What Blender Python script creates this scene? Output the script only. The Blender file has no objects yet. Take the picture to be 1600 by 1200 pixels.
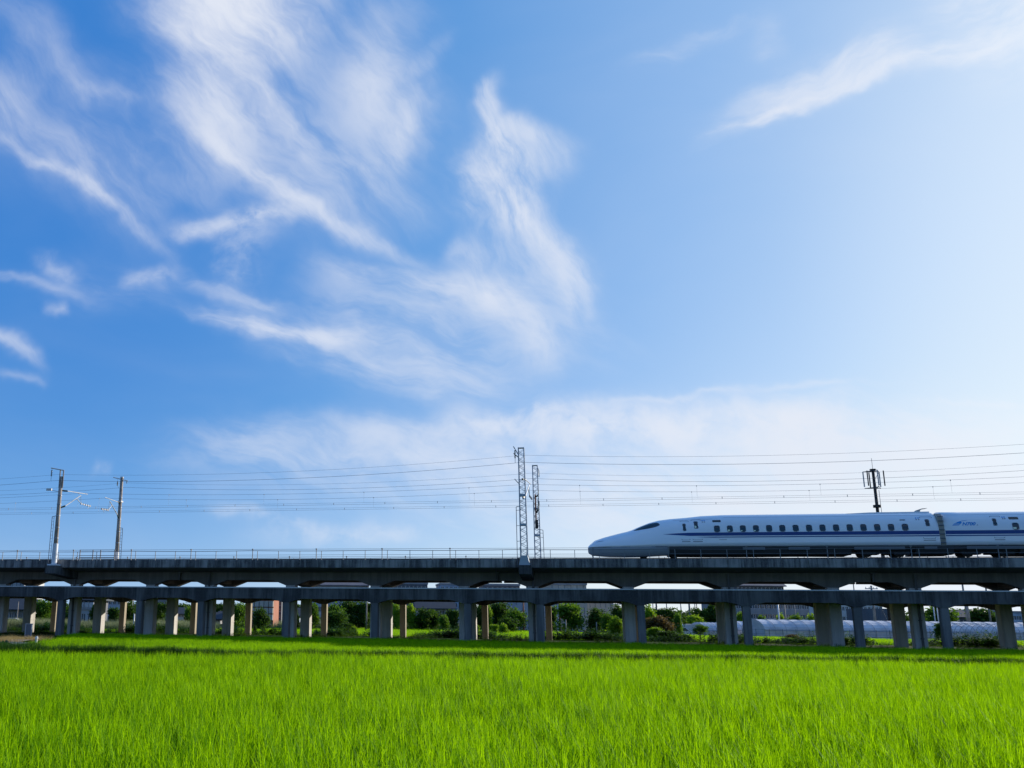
import bpy, math, random
import numpy as np
from mathutils import Vector, Matrix

random.seed(7); rng = np.random.default_rng(11)
scene = bpy.context.scene
C = scene.collection

# ------------------------------------------------------------------ camera
CZ = 2.6                                  # eye height above the paddy soil
PX, F, PITCH, ROLL = 555.07, 1483.33, 0.238, -0.0116
cam_d = bpy.data.cameras.new('camera')
cam = bpy.data.objects.new('camera', cam_d); C.objects.link(cam)
cam_d.sensor_fit = 'HORIZONTAL'; cam_d.sensor_width = 36.0
cam_d.lens = F * 36 / 1600; cam_d.shift_x = (800 - PX) / 1600
cam_d.clip_start = 0.1; cam_d.clip_end = 9000
cam.matrix_world = Matrix.Translation((0, 0, CZ)) @ Matrix.Rotation(math.pi / 2 + PITCH, 4, 'X') @ Matrix.Rotation(-ROLL, 4, 'Z')
scene.camera = cam

# ------------------------------------------------------------------ render look
scene.render.engine = 'CYCLES'
vs = scene.view_settings
vs.view_transform = 'Standard'; vs.look = 'None'; vs.gamma = 1.0; vs.use_curve_mapping = False
vs.exposure = 0.35
scene.cycles.max_bounces = 5; scene.cycles.diffuse_bounces = 2; scene.cycles.transparent_max_bounces = 8

# ------------------------------------------------------------------ sun and sky
SUN_AZ, SUN_EL = math.radians(56), math.radians(17)      # azimuth from +Y towards +X
S = Vector((math.sin(SUN_AZ) * math.cos(SUN_EL), math.cos(SUN_AZ) * math.cos(SUN_EL), math.sin(SUN_EL)))
sun_d = bpy.data.lights.new('sun', 'SUN'); sun = bpy.data.objects.new('sun', sun_d); C.objects.link(sun)
sun_d.energy = 5.0; sun_d.angle = math.radians(0.55); sun_d.color = (1.0, 0.925, 0.81)
sun.rotation_euler = S.to_track_quat('Z', 'Y').to_euler()

world = bpy.data.worlds.new('World'); scene.world = world; world.cycles.sampling_method = 'MANUAL'; world.cycles.sample_map_resolution = 256; world.use_nodes = True
wt = world.node_tree; wt.nodes.clear()

class NB:
    """small expression builder for node trees"""
    def __init__(self, nt): self.nt = nt
    def new(self, t, **k):
        n = self.nt.nodes.new(t)
        for a, b in k.items(): setattr(n, a, b)
        return n
    def put(self, sock, v):
        if isinstance(v, bpy.types.NodeSocket): self.nt.links.new(v, sock)
        else: sock.default_value = v
    def m(self, op, a, b=None, c=None, clamp=False):
        n = self.new('ShaderNodeMath', operation=op); n.use_clamp = clamp
        self.put(n.inputs[0], a)
        if b is not None: self.put(n.inputs[1], b)
        if c is not None: self.put(n.inputs[2], c)
        return n.outputs[0]
    def add(s, a, b): return s.m('ADD', a, b)
    def sub(s, a, b): return s.m('SUBTRACT', a, b)
    def mul(s, a, b): return s.m('MULTIPLY', a, b)
    def ss(self, x, a, b, lo=0.0, hi=1.0):
        if a > b: a, b, lo, hi = b, a, hi, lo
        n = self.new('ShaderNodeMapRange', interpolation_type='SMOOTHSTEP')
        self.put(n.inputs['Value'], x); self.put(n.inputs['From Min'], a); self.put(n.inputs['From Max'], b)
        n.inputs['To Min'].default_value = lo; n.inputs['To Max'].default_value = hi
        return n.outputs[0]
    def xyz(self, x, y, z=0.0):
        n = self.new('ShaderNodeCombineXYZ')
        self.put(n.inputs[0], x); self.put(n.inputs[1], y); self.put(n.inputs[2], z)
        return n.outputs[0]
    def noise(self, v, scale, detail=4.0, rough=0.55, dist=0.0, dim='3D'):
        n = self.new('ShaderNodeTexNoise', noise_dimensions=dim)
        self.put(n.inputs['Vector'], v); n.inputs['Scale'].default_value = scale
        n.inputs['Detail'].default_value = detail; n.inputs['Roughness'].default_value = rough
        n.inputs['Distortion'].default_value = dist
        return n.outputs['Fac'], n.outputs['Color']
    def mix(self, f, a, b, blend='MIX'):
        n = self.new('ShaderNodeMix', data_type='RGBA', blend_type=blend)
        self.put(n.inputs[0], f); self.put(n.inputs[6], a); self.put(n.inputs[7], b)
        return n.outputs[2]
    def vm(self, op, a, b=None):
        n = self.new('ShaderNodeVectorMath', operation=op)
        self.put(n.inputs[0], a)
        if b is not None: self.put(n.inputs[1], b)
        return n.outputs[0]

# ------------------------------------------------------------------ coordinates
TH = 0.2387; DD = 82.52                   # the viaduct: bearing and distance of its near face
U = Vector((math.cos(TH), -math.sin(TH), 0)); N = Vector((math.sin(TH), math.cos(TH), 0))
def SW(s, w, z=0.0): return U * s + N * (DD + w) + Vector((0, 0, z))
def ray(x, y):
    xi = (x - PX) / F; yi = -(y - 600) / F
    c, s = math.cos(ROLL), math.sin(ROLL)
    a = c * xi + s * yi; b = -s * xi + c * yi
    return Vector((a, math.cos(PITCH) - b * math.sin(PITCH), math.sin(PITCH) + b * math.cos(PITCH)))
def at(x, y, Y):
    d = ray(x, y); p = d * (Y / d.y); p.z += CZ
    return p

STROKES = [
 # group, x0, y0, x1, y1, half width, strength, bend  (positions as bearings; turned into directions below)
 ('A', 400, -60, 345, 70, 82, 3.0, 0), ('A', 350, -20, 330, 190, 48, 1.7, 0), ('A', 330, 120, 380, 260, 40, .60, 10),
 ('A', 300, 195, 600, 405, 12, 1.25, -18), ('A', 330, 190, 560, 370, 34, .55, -18), ('A', 385, 100, 500, 255, 17, .8, -12),
 ('A', 430, 150, 600, 320, 45, .30, -10), ('A', 610, 10, 570, 190, 40, .60, -12), ('A', 560, 100, 640, 240, 50, .70, 12),
 ('A', 652, 150, 625, 260, 16, .7, -8), ('A', 560, 260, 660, 350, 28, .35, 0), ('A', 640, 130, 695, 65, 12, .35, 0),
 ('A', -20, 195, 255, 370, 9, 1.1, 14), ('A', -20, 160, 240, 330, 34, .50, 10), ('A', 50, 50, 200, 170, 26, .38, -8),
 ('A', -40, 120, 50, 160, 46, .45, 0), ('A', -20, -10, 70, 50, 30, .25, 0), ('A', 150, 200, 290, 300, 34, .22, 0),
 ('A', 260, 180, 350, 330, 26, .28, 0), ('A', 130, 120, 230, 160, 10, .35, 0),
 ('C', 280, 362, 470, 328, 13, 1.0, -4), ('C', 400, 330, 360, 440, 26, .62, -10), ('B', 290, 440, 430, 485, 10, .6, -5),
 ('B', 315, 495, 560, 530, 12, 1.25, -8), ('B', 380, 505, 740, 610, 26, .60, -14), ('B', 500, 450, 760, 580, 44, .42, 0),
 ('C', 55, 405, 112, 438, 10, .45, 0), ('C', 195, 438, 280, 422, 12, .55, 0), ('B', -20, 415, 120, 462, 7, .4, 0),
 ('C', 70, 492, 105, 480, 9, .5, 0), ('B', 90, 440, 260, 452, 28, .25, 0), ('A', -30, 515, 62, 562, 9, 1.3, 5), ('A', 300, 60, 600, 300, 95, .32, 0), ('A', 20, 120, 260, 300, 80, .16, 0), ('B', 480, 480, 820, 600, 60, .22, 0), ('B', 10, 590, 70, 598, 7, .25, 0),
 ('D', 752, 140, 792, 235, 16, 1.4, -14), ('D', 775, 190, 850, 205, 17, 1.0, 6), ('D', 772, 215, 805, 340, 34, 1.5, -6),
 ('D', 790, 290, 915, 475, 25, 1.35, 16), ('D', 815, 280, 885, 205, 26, .60, 8), ('D', 745, 240, 722, 330, 24, .62, 0),
 ('D', 700, 380, 760, 410, 20, .5, 0), ('B', 520, 425, 790, 455, 15, .7, -5), ('B', 640, 455, 900, 470, 34, .55, 0),
 ('D', 735, 430, 860, 560, 30, .95, 14), ('B', 560, 500, 960, 540, 45, .25, 0), ('D', 750, 340, 840, 440, 34, .45, 0),
 ('B', 940, 632, 1330, 598, 5, .55, 4), ('B', 1440, 630, 1640, 640, 4, .3, 0),
 ('E', 1120, 206, 1345, 125, 8, 1.3, 6), ('E', 1160, 175, 1420, 62, 22, 1.15, 4), ('E', 1310, 130, 1500, 66, 8, 1.0, -4),
 ('E', 1430, 108, 1580, 60, 11, .75, 0), ('E', 990, 100, 1160, 20, 11, .30, 0), ('E', 1180, 90, 1200, 20, 20, .2, 0), ('E', 1480, 30, 1700, 0, 80, 1.1, 0),
 ('B', 300, 690, 720, 680, 22, .75, 8), ('B', 290, 715, 700, 715, 14, .45, 0), ('C', 560, 700, 1040, 690, 30, .55, 8), ('C', 720, 662, 980, 666, 22, 1.3, 5), ('C', 960, 668, 1330, 668, 30, 1.5, 6),
 ('C', 1180, 690, 1480, 720, 36, .9, 0), ('B', 500, 725, 1000, 735, 26, .40, 0), ('B', 820, 745, 1560, 765, 62, .95, 0), ('B', 1150, 700, 1620, 700, 50, .8, 0), ('B', 780, 790, 1720, 800, 60, 1.0, 0), ('B', 350, 745, 900, 760, 34, .45, 0), ('B', 900, 660, 1400, 650, 26, .5, 0),
 ('C', 355, 800, 475, 815, 11, .75, 0), ('C', 420, 835, 660, 830, 15, .65, 3), ('C', 150, 724, 180, 726, 9, .4, 0), ('B', 1300, 690, 1700, 740, 60, .6, 0)]
def build_world():
    b = NB(wt)
    sky = b.new('ShaderNodeTexSky', sky_type='NISHITA')
    sky.sun_disc = False; sky.sun_elevation = SUN_EL; sky.sun_rotation = SUN_AZ
    sky.altitude = 0; sky.air_density = 1.0; sky.dust_density = 0.5; sky.ozone_density = 3.0
    tc = b.new('ShaderNodeTexCoord'); D = tc.outputs['Generated']
    sep = b.new('ShaderNodeSeparateXYZ'); b.put(sep.inputs[0], D); dx, dy, dz = sep.outputs
    up = b.m('MAXIMUM', dz, 0.0)
    # the clear air: deep blue away from the sun, paler towards the sun and towards the horizon
    sd = b.new('ShaderNodeVectorMath', operation='DOT_PRODUCT'); b.put(sd.inputs[0], D); sd.inputs[1].default_value = S
    c = b.m('MAXIMUM', sd.outputs['Value'], 0.323)
    e = b.m('EXPONENT', b.mul(up, -1/.12))
    t = b.add(b.m('MULTIPLY_ADD', c, b.m('MULTIPLY_ADD', c, 1.764, -1.139), 0.202), b.mul(e, b.m('MULTIPLY_ADD', c, .872, .315)))
    rp = b.new('ShaderNodeValToRGB'); b.put(rp.inputs[0], t); el_ = rp.color_ramp.elements
    for k, (pos, cc) in enumerate(AIR):
        q = el_[k] if k < 2 else el_.new(pos)
        q.position = pos; q.color = tuple(v/8 for v in cc) + (1,)
    air = b.vm('MULTIPLY', rp.outputs[0], (8, 8, 8))
    nis = b.vm('MINIMUM', b.mix(1.0, sky.outputs[0], (.8, 1.05, 1.25, 1), 'MULTIPLY'), (9, 9, 9))
    col = b.mix(0.85, nis, air)
    veil = b.ss(sd.outputs['Value'], 0.86, 1.03)
    col = b.mix(b.mul(veil, .8), col, VEIL_C)
    # cirrus: strokes drawn on a vertical plane of directions (x/y, z/y)
    fy = b.m('MAXIMUM', dy, 0.12)
    uv = b.xyz(b.m('DIVIDE', dx, fy), b.m('DIVIDE', dz, fy), 0.0)
    _, n1 = b.noise(uv, 5.5, 3, .55); _, n2 = b.noise(uv, 17.0, 3, .6)
    w1 = b.vm('MULTIPLY', b.vm('SUBTRACT', n1, (.5, .5, .5)), (.046, .046, 0)); w2 = b.vm('MULTIPLY', b.vm('SUBTRACT', n2, (.5, .5, .5)), (.030, .030, 0))
    wuv = b.vm('ADD', uv, b.vm('ADD', w1, w2))
    fuv = b.vm('ADD', uv, b.vm('ADD', b.vm('MULTIPLY', w1, (2.0, 2.0, 0)), b.vm('MULTIPLY', w2, (.55, .55, 0))))
    def fib(ang, sx, sy, seed):
        mp = b.new('ShaderNodeMapping'); b.put(mp.inputs['Vector'], fuv)
        mp.inputs['Rotation'].default_value = (0, 0, math.radians(ang)); mp.inputs['Scale'].default_value = (1, 1, 1)
        v = b.vm('MULTIPLY', mp.outputs[0], (sx, sy, 1.0)); v = b.vm('ADD', v, (seed, seed, seed))
        return b.noise(v, 1.0, 5, .62)[0]
    G = {'A': fib(50, 6, 19, 1.3), 'B': fib(14, 7, 24, 5.1), 'C': b.noise(wuv, 14, 5, .6)[0], 'D': fib(66, 9, 24, 9.7), 'E': fib(-24, 8, 32, 3.3)}
    acc = {k: None for k in G}; prev = None
    def uvof(x, y): d = ray(x, y); return d.x/d.y, d.z/d.y
    for g, x0, y0, x1, y1, hwid, st, bend in STROKES:
        a0, b0 = uvof(x0, y0); a1, b1 = uvof(x1, y1); L = math.hypot(a1-a0, b1-b0); k = L/math.hypot(x1-x0, y1-y0)
        ang = math.atan2(b1-b0, a1-a0)
        vin = wuv
        if prev is not None:              # chained one after the other: keeps the shader's working memory small
            ch = b.new('ShaderNodeVectorMath', operation='MULTIPLY_ADD'); b.put(ch.inputs[0], prev); ch.inputs[1].default_value = (1e-8,)*3; b.put(ch.inputs[2], wuv); vin = ch.outputs[0]
        mp = b.new('ShaderNodeMapping', vector_type='TEXTURE'); b.put(mp.inputs['Vector'], vin)
        mp.inputs['Location'].default_value = ((a0+a1)/2, (b0+b1)/2, 0); mp.inputs['Rotation'].default_value = (0, 0, ang)
        mp.inputs['Scale'].default_value = (L/2*1.08, hwid*k*1.15, 1)
        s = b.new('ShaderNodeSeparateXYZ'); b.put(s.inputs[0], mp.outputs[0])
        t2 = b.mul(s.outputs[0], s.outputs[0])
        q = b.m('MULTIPLY_ADD', t2, bend/hwid, b.sub(s.outputs[1], bend/hwid*.4)) if bend else s.outputs[1]
        r2 = b.m('MULTIPLY_ADD', q, q, b.mul(t2, t2))
        e = b.m('EXPONENT', b.mul(r2, -1.0))
        acc[g] = b.mul(e, st) if acc[g] is None else b.m('MULTIPLY_ADD', e, st, acc[g])
        prev = acc[g]
    tot = None
    for g, f in G.items():
        d = b.mul(acc[g], b.ss(f, *FIBR[g]))
        tot = d if tot is None else b.add(tot, d)
    # broad thin cirrus everywhere; extra added out of view to brighten the train's shaded side
    gn, _ = b.noise(b.vm('MULTIPLY', D, (1.5, 1.5, 3.5)), 1.8, 4, .6, .6)
    tot = b.add(tot, b.mul(b.ss(gn, .40, .85), b.ss(dy, .42, -.1, .10, .95)))
    tot = b.mul(tot, b.ss(dz, -.02, .06))
    al = b.sub(1.0, b.m('EXPONENT', b.mul(tot, -CL_DENS)))
    al = b.m('MULTIPLY', al, 0.97, clamp=True)
    col = b.mix(al, col, b.mix(veil, CLOUD_C, CLOUD_S))
    bg = b.new('ShaderNodeBackground'); b.put(bg.inputs[0], col); bg.inputs[1].default_value = SKY_STR
    out = b.new('ShaderNodeOutputWorld'); wt.links.new(bg.outputs[0], out.inputs[0])
SKY_STR = 0.10
AIR = [(0.0, (.22, 1.62, 5.1)), (1.0, (6.2, 6.8, 7.6)), (.25, (.95, 2.7, 5.9)), (.5, (2.35, 4.0, 6.7)), (.75, (4.2, 5.5, 7.25))]
VEIL_C = (6.2, 7.0, 7.9, 1); CLOUD_C = (6.3, 6.6, 7.3, 1); CLOUD_S = (7.3, 7.7, 8.2, 1); CL_DENS = 0.68
FIBR = {'A': (.30, .72, .35, 1.40), 'B': (.30, .72, .25, 1.45), 'C': (.32, .68, .10, 1.55), 'D': (.30, .70, .20, 1.5), 'E': (.30, .72, .25, 1.5)}
build_world()

# ------------------------------------------------------------------ mesh helpers
class MB:
    def __init__(self): self.v = []; self.f = []
    def box(self, x0, x1, y0, y1, z0, z1):
        n = len(self.v)
        self.v += [(x0,y0,z0),(x1,y0,z0),(x1,y1,z0),(x0,y1,z0),(x0,y0,z1),(x1,y0,z1),(x1,y1,z1),(x0,y1,z1)]
        self.f += [tuple(n+i for i in q) for q in ((0,3,2,1),(4,5,6,7),(0,1,5,4),(1,2,6,5),(2,3,7,6),(3,0,4,7))]
        return self
    def prism(self, poly, a, b, axis='y'):
        """polygon in (x,z) extruded along y, or (y,z) along x, or (x,y) along z"""
        n = len(self.v); k = len(poly)
        def P(p, t):
            return (p[0], t, p[1]) if axis == 'y' else (t, p[0], p[1]) if axis == 'x' else (p[0], p[1], t)
        self.v += [P(p, a) for p in poly] + [P(p, b) for p in poly]
        self.f.append(tuple(range(n, n + k))); self.f.append(tuple(range(n + 2*k - 1, n + k - 1, -1)))
        for i in range(k):
            j = (i + 1) % k; self.f.append((n + j, n + i, n + k + i, n + k + j))
        return self
    def tube(self, p, q, r0, r1=None, n=8, caps=True):
        r1 = r0 if r1 is None else r1
        p = Vector(p); q = Vector(q); d = (q - p)
        if d.length < 1e-6: return self
        d.normalize(); a = d.orthogonal().normalized(); b = d.cross(a); m = len(self.v)
        for c, r in ((p, r0), (q, r1)):
            for i in range(n):
                t = 2*math.pi*i/n; self.v.append(tuple(c + a*math.cos(t)*r + b*math.sin(t)*r))
        for i in range(n):
            j = (i+1) % n; self.f.append((m+i, m+j, m+n+j, m+n+i))
        if caps: self.f.append(tuple(m+i for i in range(n-1,-1,-1))); self.f.append(tuple(m+n+i for i in range(n)))
        return self
    def path(self, pts, r, n=5):
        for p, q in zip(pts[:-1], pts[1:]): self.tube(p, q, r, r, n, False)
        return self
    def build(self, name, mat, parent=None, smooth=False):
        me = bpy.data.meshes.new(name); me.from_pydata([tuple(v) for v in self.v], [], self.f)
        me.update()
        import bmesh
        bm = bmesh.new(); bm.from_mesh(me); bmesh.ops.recalc_face_normals(bm, faces=bm.faces); bm.to_mesh(me); bm.free()
        if smooth:
            me.polygons.foreach_set('use_smooth', [True]*len(me.polygons))
        me.materials.append(mat)
        return link(name, me, parent)
def link(name, me, parent=None, loc=(0,0,0), rz=0.0, sc=None):
    o = bpy.data.objects.new(name, me); C.objects.link(o); o.parent = parent
    o.location = loc; o.rotation_euler = (0, 0, rz)
    if sc: o.scale = sc
    return o
def tag(o, label=None, cat=None, group=None, kind=None):
    if label: o['label'] = label
    if cat: o['category'] = cat
    if group: o['group'] = group
    if kind: o['kind'] = kind
    return o
def empty(name, loc=(0,0,0), rz=0.0, **k):
    o = bpy.data.objects.new(name, None); C.objects.link(o); o.location = loc; o.rotation_euler = (0,0,rz)
    o.empty_display_size = .5
    tag(o, **k); return o
def sroot(name, **k): return empty(name, SW(0, 0, 0), -TH, **k)   # local axes: along, across, up
def arr_mesh(name, V, Fq, mat, uv=None, smooth=False):
    """fast mesh from numpy arrays: V (n,3), Fq (m,k)"""
    me = bpy.data.meshes.new(name); k = Fq.shape[1]
    me.vertices.add(len(V)); me.vertices.foreach_set('co', V.astype(np.float32).ravel())
    me.loops.add(Fq.size); me.loops.foreach_set('vertex_index', Fq.astype(np.int32).ravel())
    me.polygons.add(len(Fq)); me.polygons.foreach_set('loop_start', np.arange(0, Fq.size, k, dtype=np.int32))
    try: me.polygons.foreach_set('loop_total', np.full(len(Fq), k, dtype=np.int32))
    except Exception: pass
    me.update(calc_edges=True); me.validate()
    me.materials.append(mat)
    return me

# ------------------------------------------------------------------ materials
def pmat(name, col, rough=0.7, metal=0.0, spec=0.5, fn=None):
    m = bpy.data.materials.new(name); m.use_nodes = True; nt = m.node_tree
    p = nt.nodes['Principled BSDF']; p.inputs['Base Color'].default_value = (*col, 1)
    p.inputs['Roughness'].default_value = rough; p.inputs['Metallic'].default_value = metal
    p.inputs['Specular IOR Level'].default_value = spec
    if fn: fn(NB(nt), p)
    return m
def bump(b, p, h, strength=0.3, dist=0.02):
    n = b.new('ShaderNodeBump'); n.inputs['Strength'].default_value = strength; n.inputs['Distance'].default_value = dist
    b.put(n.inputs['Height'], h); b.put(p.inputs['Normal'], n.outputs[0])
def concrete(name, base, stain, streak=0.6, warm=0.0):
    def fn(b, p):
        g = b.new('ShaderNodeNewGeometry').outputs['Position']
        # axes turned along the viaduct so that the streaks run down its faces
        mp = b.new('ShaderNodeMapping'); b.put(mp.inputs['Vector'], g)
        mp.inputs['Rotation'].default_value = (0, 0, TH)
        v = mp.outputs[0]
        st, _ = b.noise(b.vm('MULTIPLY', v, (1.6, 1.6, 0.12)), 1.0, 5, 0.62)
        st2, _ = b.noise(b.vm('MULTIPLY', v, (7, 7, 0.5)), 1.0, 4, 0.6)
        bl, _ = b.noise(v, 0.35, 6, 0.6)
        fi, _ = b.noise(v, 9.0, 5, 0.6)
        f = b.add(b.mul(st, 0.55), b.add(b.mul(st2, 0.25), b.mul(bl, 0.35)))
        f = b.ss(f, 0.47, 0.66)
        c = b.mix(b.mul(f, streak), (*base, 1), (*stain, 1))
        c = b.mix(b.ss(fi, 0.3, 0.7, 0.0, 0.35), c, tuple(x*0.72 for x in base) + (1,))
        b.put(p.inputs['Base Color'], c)
        bump(b, p, fi, 0.35, 0.02)
    return pmat(name, base, 0.88, fn=fn)
M = {}
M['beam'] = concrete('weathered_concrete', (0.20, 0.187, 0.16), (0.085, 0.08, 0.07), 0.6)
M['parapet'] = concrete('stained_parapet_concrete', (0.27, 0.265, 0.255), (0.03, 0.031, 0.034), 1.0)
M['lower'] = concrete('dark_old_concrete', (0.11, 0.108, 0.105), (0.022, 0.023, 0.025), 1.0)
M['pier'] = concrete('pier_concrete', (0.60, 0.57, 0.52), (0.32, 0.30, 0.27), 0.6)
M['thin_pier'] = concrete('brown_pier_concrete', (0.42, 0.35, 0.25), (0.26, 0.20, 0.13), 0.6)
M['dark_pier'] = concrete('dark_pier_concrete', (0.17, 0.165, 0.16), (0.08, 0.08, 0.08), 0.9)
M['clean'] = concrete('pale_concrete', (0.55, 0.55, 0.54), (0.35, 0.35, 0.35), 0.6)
def polecon(b, p):
    g = b.new('ShaderNodeNewGeometry').outputs['Position']
    n, _ = b.noise(b.vm('MULTIPLY', g, (2, 2, 1.2)), 1.0, 5, 0.6)
    b.put(p.inputs['Base Color'], b.mix(b.ss(n, 0.35, 0.65), (0.20, 0.17, 0.14, 1), (0.36, 0.32, 0.28, 1)))
M['pole'] = pmat('spun_concrete', (0.3, 0.26, 0.23), 0.8, fn=polecon)
M['pole_white'] = pmat('pale_steel_sleeve', (0.62, 0.64, 0.66), 0.5)
M['galv'] = pmat('galvanised_steel', (0.30, 0.34, 0.39), 0.45, 0.6)
M['rail'] = pmat('painted_fence_steel', (0.12, 0.13, 0.15), 0.6, 0.2)
M['postm'] = pmat('grey_post_steel', (0.20, 0.205, 0.215), 0.6, 0.2)
M['wire'] = pmat('wire_metal', (0.16, 0.17, 0.19), 0.5, 0.5)
M['insul'] = pmat('green_black_insulator', (0.02, 0.05, 0.05), 0.25)
M['porc'] = pmat('grey_porcelain', (0.55, 0.54, 0.52), 0.3)
M['rust'] = pmat('rusty_counterweight', (0.22, 0.07, 0.035), 0.8)
def trainpaint(b, p):
    p.inputs['Coat Weight'].default_value = 0.6; p.inputs['Coat Roughness'].default_value = 0.08
    g = b.new('ShaderNodeNewGeometry').outputs['Position']
    n, _ = b.noise(b.vm('MULTIPLY', g, (0.7, 0.7, 2)), 1.0, 3, 0.5)
    b.put(p.inputs['Base Color'], b.mix(b.ss(n, .3, .7, 0, .5), (0.80, 0.81, 0.82, 1), (0.74, 0.75, 0.77, 1)))
M['train'] = pmat('glossy_white_train_paint', (0.8, 0.81, 0.82), 0.32, fn=trainpaint)
M['train_grey'] = pmat('grey_skirt_paint', (0.28, 0.30, 0.32), 0.5)
M['under'] = pmat('sooty_underfloor', (0.025, 0.024, 0.023), 0.85)
M['underpanel'] = pmat('underfloor_panel_grey', (0.13, 0.14, 0.15), 0.6)
M['blue'] = pmat('deep_blue_train_stripe', (0.0, 0.042, 0.20), 0.5)
M['logo'] = pmat('bright_blue_logo', (0.01, 0.24, 0.60), 0.35)
M['logogrey'] = pmat('pale_grey_logo_letter', (0.35, 0.42, 0.52), 0.35)
M['glass'] = pmat('tinted_train_glass', (0.012, 0.02, 0.02), 0.06, spec=0.8)
M['cloth'] = pmat('cream_seat_cover', (0.75, 0.8, 0.6), 0.8)
M['rubber'] = pmat('grey_gangway_rubber', (0.42, 0.39, 0.34), 0.8)
M['wheel'] = pmat('wheel_steel', (0.06, 0.055, 0.05), 0.5, 0.6)
M['line'] = pmat('panel_gap', (0.10, 0.12, 0.15), 0.7)
M['bglass'] = pmat('far_window_glass', (0.05, 0.07, 0.09), 0.15, spec=0.7)
def wallm(name, col, v=0.12):
    def fn(b, p):
        g = b.new('ShaderNodeNewGeometry').outputs['Position']
        n, _ = b.noise(b.vm('MULTIPLY', g, (.6, .6, .25)), 1.0, 6, 0.6)
        b.put(p.inputs['Base Color'], b.mix(b.ss(n, .3, .7), (*col, 1), tuple(c*(1-v*2) for c in col)+(1,)))
    return pmat(name, col, 0.85, fn=fn)
M['w_white'] = wallm('white_render', (0.62, 0.62, 0.60))
M['w_cream'] = wallm('cream_render', (0.50, 0.45, 0.38))
M['w_grey'] = wallm('grey_render', (0.30, 0.30, 0.31))
M['w_dark'] = wallm('dark_grey_cladding', (0.13, 0.135, 0.15))
M['w_blue'] = wallm('pale_blue_cladding', (0.38, 0.45, 0.55))
M['w_brick'] = wallm('red_brown_tile', (0.36, 0.13, 0.07))
M['w_metal'] = wallm('corrugated_pale_metal', (0.45, 0.46, 0.48))
M['roof_dark'] = wallm('slate_blue_roof', (0.035, 0.047, 0.062))
M['roof_pink'] = wallm('mauve_grey_roof', (0.17, 0.155, 0.165))
M['bark'] = pmat('bark', (0.09, 0.065, 0.045), 0.9)
def film(b, p):
    p.inputs['Transmission Weight'].default_value = 0.1
    g = b.new('ShaderNodeNewGeometry').outputs['Position']
    n, _ = b.noise(b.vm('MULTIPLY', g, (.9, .3, .8)), 1.0, 6, 0.65)
    b.put(p.inputs['Base Color'], b.mix(b.ss(n, .35, .7), (0.64, 0.62, 0.65, 1), (0.42, 0.42, 0.46, 1)))
M['film'] = pmat('greenhouse_plastic_film', (0.6, 0.6, 0.65), 0.35, fn=film)

def leafmat(name, c1, c2, trans=0.45, rough=0.6, var_scale=0.6, spec=0.1, tcol=1.4, tmul=(1.15, 1.0, 0.45), tw=.45):
    m = bpy.data.materials.new(name); m.use_nodes = True; nt = m.node_tree; b = NB(nt)
    p = nt.nodes['Principled BSDF']; p.inputs['Roughness'].default_value = rough; p.inputs['Specular IOR Level'].default_value = spec
    g = b.new('ShaderNodeNewGeometry').outputs['Position']
    n, _ = b.noise(g, var_scale, 4, 0.6)
    oi = b.new('ShaderNodeObjectInfo').outputs['Random']
    f = b.add(b.mul(b.ss(n, .3, .7), 0.6), b.mul(oi, 0.4))
    at_ = b.new('ShaderNodeAttribute', attribute_name='tint'); f = b.add(b.mul(f, 1-tw), b.mul(at_.outputs['Fac'], tw))
    c = b.mix(f, (*c1, 1), (*c2, 1))
    b.put(p.inputs['Base Color'], c)
    t = b.new('ShaderNodeBsdfTranslucent')
    b.put(t.inputs[0], b.mix(1.0, c, tuple(tcol*x for x in tmul) + (1,), 'MULTIPLY'))
    mx = b.new('ShaderNodeMixShader'); mx.inputs[0].default_value = trans
    nt.links.new(p.outputs[0], mx.inputs[1]); nt.links.new(t.outputs[0], mx.inputs[2])
    nt.links.new(mx.outputs[0], nt.nodes['Material Output'].inputs[0])
    return m
M['rice'] = leafmat('young_rice', (0.022, 0.11, 0.001), (0.30, 0.58, 0.003), 0.48, 0.6, 0.35, 0.06, 1.5, tw=.8)
M['rice_far'] = leafmat('far_rice', (0.10, 0.27, 0.003), (0.24, 0.44, 0.004), 0.48, 0.6, 0.15, 0.1, 1.5)
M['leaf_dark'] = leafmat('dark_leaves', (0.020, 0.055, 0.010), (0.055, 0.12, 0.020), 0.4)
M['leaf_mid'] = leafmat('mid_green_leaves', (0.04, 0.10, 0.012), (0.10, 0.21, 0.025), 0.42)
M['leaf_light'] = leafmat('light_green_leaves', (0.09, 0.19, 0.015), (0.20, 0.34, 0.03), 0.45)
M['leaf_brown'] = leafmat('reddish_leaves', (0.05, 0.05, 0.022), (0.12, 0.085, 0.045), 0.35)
M['weed'] = leafmat('weeds', (0.025, 0.065, 0.006), (0.08, 0.17, 0.015), 0.4)
M['sedge'] = leafmat('dark_grass_and_shade', (0.012, 0.05, 0.004), (0.03, 0.10, 0.006), 0.25)  # dark plants, and the levee row whose colour stands in for shade
M['reed'] = leafmat('pale_reeds', (0.14, 0.18, 0.08), (0.26, 0.28, 0.18), 0.35, tmul=(1, 1, .8))
M['straw'] = leafmat('dry_grass', (0.30, 0.22, 0.10), (0.42, 0.34, 0.16), 0.3, tmul=(1, .9, .6))
def groundm(b, p):
    g = b.new('ShaderNodeNewGeometry').outputs['Position']
    n, _ = b.noise(g, 0.4, 8, 0.65); n2, _ = b.noise(g, 0.02, 3, 0.5)
    c = b.mix(b.ss(n, .35, .65), (0.012, 0.03, 0.005, 1), (0.03, 0.05, 0.009, 1))
    c = b.mix(b.ss(n2, .4, .6, 0, .6), c, (0.035, 0.07, 0.01, 1))
    b.put(p.inputs['Base Color'], c); bump(b, p, n, .6, .1)
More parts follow.
